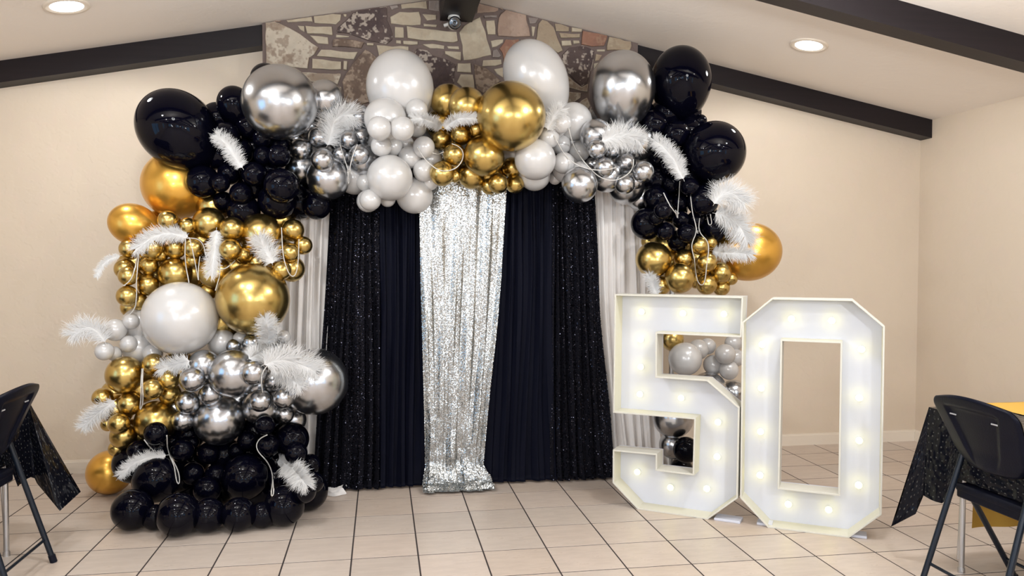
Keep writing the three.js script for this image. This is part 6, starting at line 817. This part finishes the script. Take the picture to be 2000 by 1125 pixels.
// ------------------------------------------------------------------ tables, cloths, chairs
function table(label, x, z, lx, lz, h, legs) {   // centre, half sizes
  const t = thing('folding_table', label, 'table', [x, 0, z]);
  part('table_top', rbox(2 * lx, 0.03, 2 * lz, 0.01, 0, h - 0.018, 0), M.tableWood, t);
  for (const [u, v, s] of legs) part('leg', merge([bar(V(u, 0.012, v), V(u, h - 0.03, v), 0.0125), bar(V(u + s * 0.012, 0.05, v - 0.03), V(u + s * 0.05, h - 0.03, v - 0.045), 0.0105), new THREE.CylinderGeometry(0.015, 0.016, 0.024, 14).translate(u, 0.012, v)]), M.chrome, t);
}
function cloth(name, label, x0, x1, z0, z1, h, drop, seat, tips) {   // seat: on that side the cloth lies gathered on a chair seat between two depths
   // corners in order: (x0,z0) (x1,z0) (x1,z1) (x0,z1); tips: the two low points of each corner fold
  const c = [[x0, z0], [x1, z0], [x1, z1], [x0, z1]], out = [[0, -1], [1, 0], [0, 1], [-1, 0]], ring = [];
  for (let s = 0; s < 4; s++) {
    const a = c[s], b = c[(s + 1) % 4], n = 26, o = out[s], po = out[(s + 3) % 4];
    // fold at corner a: from the end of the last side over the two tips to the start of this side
    const t = tips[s] || [[a[0] + (o[0] + po[0]) * 0.13, h - drop * 1.38, a[1] + (o[1] + po[1]) * 0.13], [a[0] + (o[0] + po[0]) * 0.1 + o[0] * 0.03, h - drop * 1.3, a[1] + (o[1] + po[1]) * 0.1 + o[1] * 0.03]];
    const stops = [[a[0] + po[0] * 0.025 + o[0] * -0.01, h - drop, a[1] + po[1] * 0.025 + o[1] * -0.01], t[0], t[1], [a[0] + o[0] * 0.025 - po[0] * 0.01, h - drop, a[1] + o[1] * 0.025 - po[1] * 0.01]];
    for (let k = 0; k < 3; k++) for (let i = 0; i < 6; i++) { const q = i / 6; ring.push([[a[0], h, a[1]], stops[k].map((v, j) => v + (stops[k + 1][j] - v) * q)]); }
    for (let i = 0; i <= n; i++) { const q = i / n, e = Math.sin(Math.PI * q), wv = 0.014 * Math.sin(21 * q + s * 2) * e + 0.008 * Math.sin(47 * q + s) * e; const zq = a[1] + (b[1] - a[1]) * q, lift = s === seat[0] ? sst(seat[1] - 0.05, seat[1] + 0.01, zq) * sst(seat[2] + 0.05, seat[2] - 0.01, zq) : 0, w2 = (0.03 + wv) * (1 - lift) + 0.008 * lift;
      ring.push([[a[0] + (b[0] - a[0]) * q, h, a[1] + (b[1] - a[1]) * q], [a[0] + (b[0] - a[0]) * (0.012 + 0.976 * q) + o[0] * w2, h - drop + (drop - 0.278) * lift + 0.012 * (1 - lift) * Math.sin(9 * q + s), a[1] + (b[1] - a[1]) * (0.012 + 0.976 * q) + o[1] * w2]]); }
  }
  const R = 10, pos = [], uv = [], idx = [], N = ring.length, cx = (x0 + x1) / 2, cz = (z0 + z1) / 2;
  let arc = 0; ring.forEach(([t, b], i) => { if (i) arc += Math.hypot(b[0] - ring[i - 1][1][0], b[1] - ring[i - 1][1][1], b[2] - ring[i - 1][1][2]); for (let k = 0; k <= R; k++) { const q = k / R; pos.push(t[0] + (b[0] - t[0]) * q, t[1] + (b[1] - t[1]) * q - 0.004 * Math.sin(q * 3), t[2] + (b[2] - t[2]) * q); uv.push(arc * 1.3, q * 0.55); } });
  for (let i = 0; i < N; i++) for (let k = 0; k < R; k++) { const a = i * (R + 1) + k, b = ((i + 1) % N) * (R + 1) + k; idx.push(a, a + 1, b, b, a + 1, b + 1); }
  const g = new THREE.BufferGeometry(); g.setAttribute('position', new THREE.Float32BufferAttribute(pos, 3)); g.setAttribute('uv', new THREE.Float32BufferAttribute(uv, 2)); g.setIndex(idx); g.computeVertexNormals();
  const top = new THREE.PlaneGeometry(x1 - x0, z1 - z0); top.rotateX(-Math.PI / 2); top.translate(cx, h, cz); { const p = top.attributes.position; for (let i = 0; i < p.count; i++) top.attributes.uv.setXY(i, p.getX(i) * 1.3, p.getZ(i) * 1.3); }
  single(name, merge([g, top]), M.plasticCloth, label, 'tablecloth');
}
const TABLE_H = 0.74;
table('folding table on chrome legs under black cloth at the right edge', 3.2, -2.86, 0.69, 0.37, 0.738, [[-0.6, -0.276, 1], [-0.6, 0.28, 1], [0.6, -0.276, -1], [0.6, 0.28, -1]]);
cloth('tablecloth', 'black dotted plastic tablecloth with a pointed corner right of the number 0', 2.5, 3.9, -3.24, -2.48, TABLE_H, 0.4, [3, -3.06, -2.54], { 0: [[2.385, 0.155, -3.335], [2.45, 0.24, -3.25]] });
{
  const r = surface((u, v) => { const a = v * 1.96, x = 2.775 + 0.34 * u; let y = TABLE_H + 0.003, z; const d = 0.6, w = 0.84; if (a < d) { z = -3.285 - 0.01 * Math.sin(8 * u); y = TABLE_H - d + a + 0.003; } else if (a < d + w) { z = -3.28 + (a - d); } else { z = -2.44; y = Math.max(0.2, TABLE_H + 0.003 - (a - d - w)); } return V(x + 0.006 * Math.sin(5 * a), y, z); }, 16, 98);
  single('table_runner', r, M.goldCloth, 'gold table runner laid across the black-clothed table at right', 'table runner');
}
table('folding table on chrome legs under black cloth at the left edge', -2.34, -3.79, 0.6, 0.37, 0.738, [[0.575, -0.25, -1], [0.575, 0.28, -1], [-0.55, -0.25, 1], [-0.55, 0.28, 1]]);
cloth('tablecloth', 'black dotted plastic tablecloth with a folded corner left of the golden floor balloon', -2.95, -1.72, -4.17, -3.41, TABLE_H, 0.4, [1, -3.95, -3.45], { 1: [[-1.51, 0.234, -4.26], [-1.531, 0.202, -4.05]] });

function chairParts(t) {   // faces local +x, the rear feet at x = 0
  const W = 0.22;
  const seat = rbox(0.4, 0.034, 2 * W, 0.014, 0.36, 0.435, 0, 4); part('seat', seat, M.plastic, t);
  part('seat_rim', merge([rbox(0.02, 0.05, 2 * W - 0.02, 0.008, 0.172, 0.418, 0), rbox(0.36, 0.045, 0.02, 0.008, 0.36, 0.42, W - 0.012), rbox(0.36, 0.045, 0.02, 0.008, 0.36, 0.42, -W + 0.012)]), M.plastic, t);
  // moulded back: rounded outline, bent, with a raised border round the recessed rear
  const hw = (v) => { let w = 0.185 + 0.045 * sst(0, 0.9, v); const c = 0.17, b = 0.34; if (v > 1 - c) { const q = (v - 1 + c) / c; w *= 1 - 0.26 * (1 - Math.sqrt(Math.max(0, 1 - q * q))); } if (v < b) { const q = (b - v) / b; w *= 1 - 0.55 * (1 - Math.sqrt(Math.max(0, 1 - q * q))); } return w; };
  const mid = (u, v) => { const w = hw(v), y = 0.55 + 0.315 * v - 0.02 * u * u * sst(0.5, 1, v); return V(0.168 - 0.118 * v - 0.028 * (1 - u * u), y, w * u); };
  const thick = (u, v) => { const e = Math.min((1 - Math.abs(u)) * hw(v), v * 0.295, (1 - v) * 0.295); return 0.011 * Math.sqrt(Math.min(1, e / 0.012) * (2 - Math.min(1, e / 0.012))); };
  const rec = (u, v) => 0.0135 * sst(0.70, 0.60, Math.abs(u) + 0.28 * (1 - v)) * sst(0.86, 0.8, v) * sst(0.02, 0.3, v);
  const rear = surface((u, v) => { const U = 2 * u - 1, p = mid(U, v); p.x -= thick(U, v) - Math.min(rec(U, v), 0.0135); return p; }, 60, 48), front = surface((u, v) => { const U = 1 - 2 * u, p = mid(U, v); p.x += thick(U, v) + 0.004; return p; }, 60, 48);
  part('backrest', merge([rear, front]), M.plastic, t);
  const b = t.children[t.children.length - 1];
  for (const s of [-1, 1]) { const p = mid(s * 0.5, 0.72), g = rbox(0.004, 0.006, 0.036, 0.0015, p.x - 0.0015, p.y, p.z); part('slot', g, M.slot, b).userData.label = 'pale narrow slot'; }
  for (const s of [-1, 1]) {
    const z = s * (W - 0.035), leg = part('rear_leg', bar(V(0, 0.012, s * (W - 0.01)), V(0.175, 0.6, z), 0.0125, 16), M.tube, t); part('foot_cap', bar(V(-0.004, 0, s * (W - 0.01)), V(0.006, 0.035, s * (W - 0.01)), 0.0155, 16), M.plastic, leg);
    const leg2 = part('front_leg', bar(V(0.46, 0.012, s * (W - 0.02)), V(0.2, 0.425, z), 0.0125, 16), M.tube, t); part('foot_cap', bar(V(0.464, 0, s * (W - 0.02)), V(0.45, 0.03, s * (W - 0.02)), 0.0155, 16), M.plastic, leg2);
  }
  part('stretcher', bar(V(0.032, 0.11, -W + 0.012), V(0.032, 0.11, W - 0.012), 0.007), M.tube, t);
  part('stretcher', bar(V(0.4, 0.11, -W + 0.022), V(0.4, 0.11, W - 0.022), 0.007), M.tube, t);
}
const chairA = thing('folding_chair', 'black plastic folding chair at the right end of the view, before the gold runner', 'chair', [2.3, 0, -2.8], 'black folding chairs'); chairParts(chairA);
const chairB = chairA.clone(); chairB.name = numbered('folding_chair'); chairB.userData = { label: 'black plastic folding chair at the left edge of the view, cut off by the frame', category: 'chair', group: 'black folding chairs' };
chairB.position.set(-1.515, 0, -3.71); chairB.rotation.y = Math.PI; scene.add(chairB);

renderer.render(scene, camera);
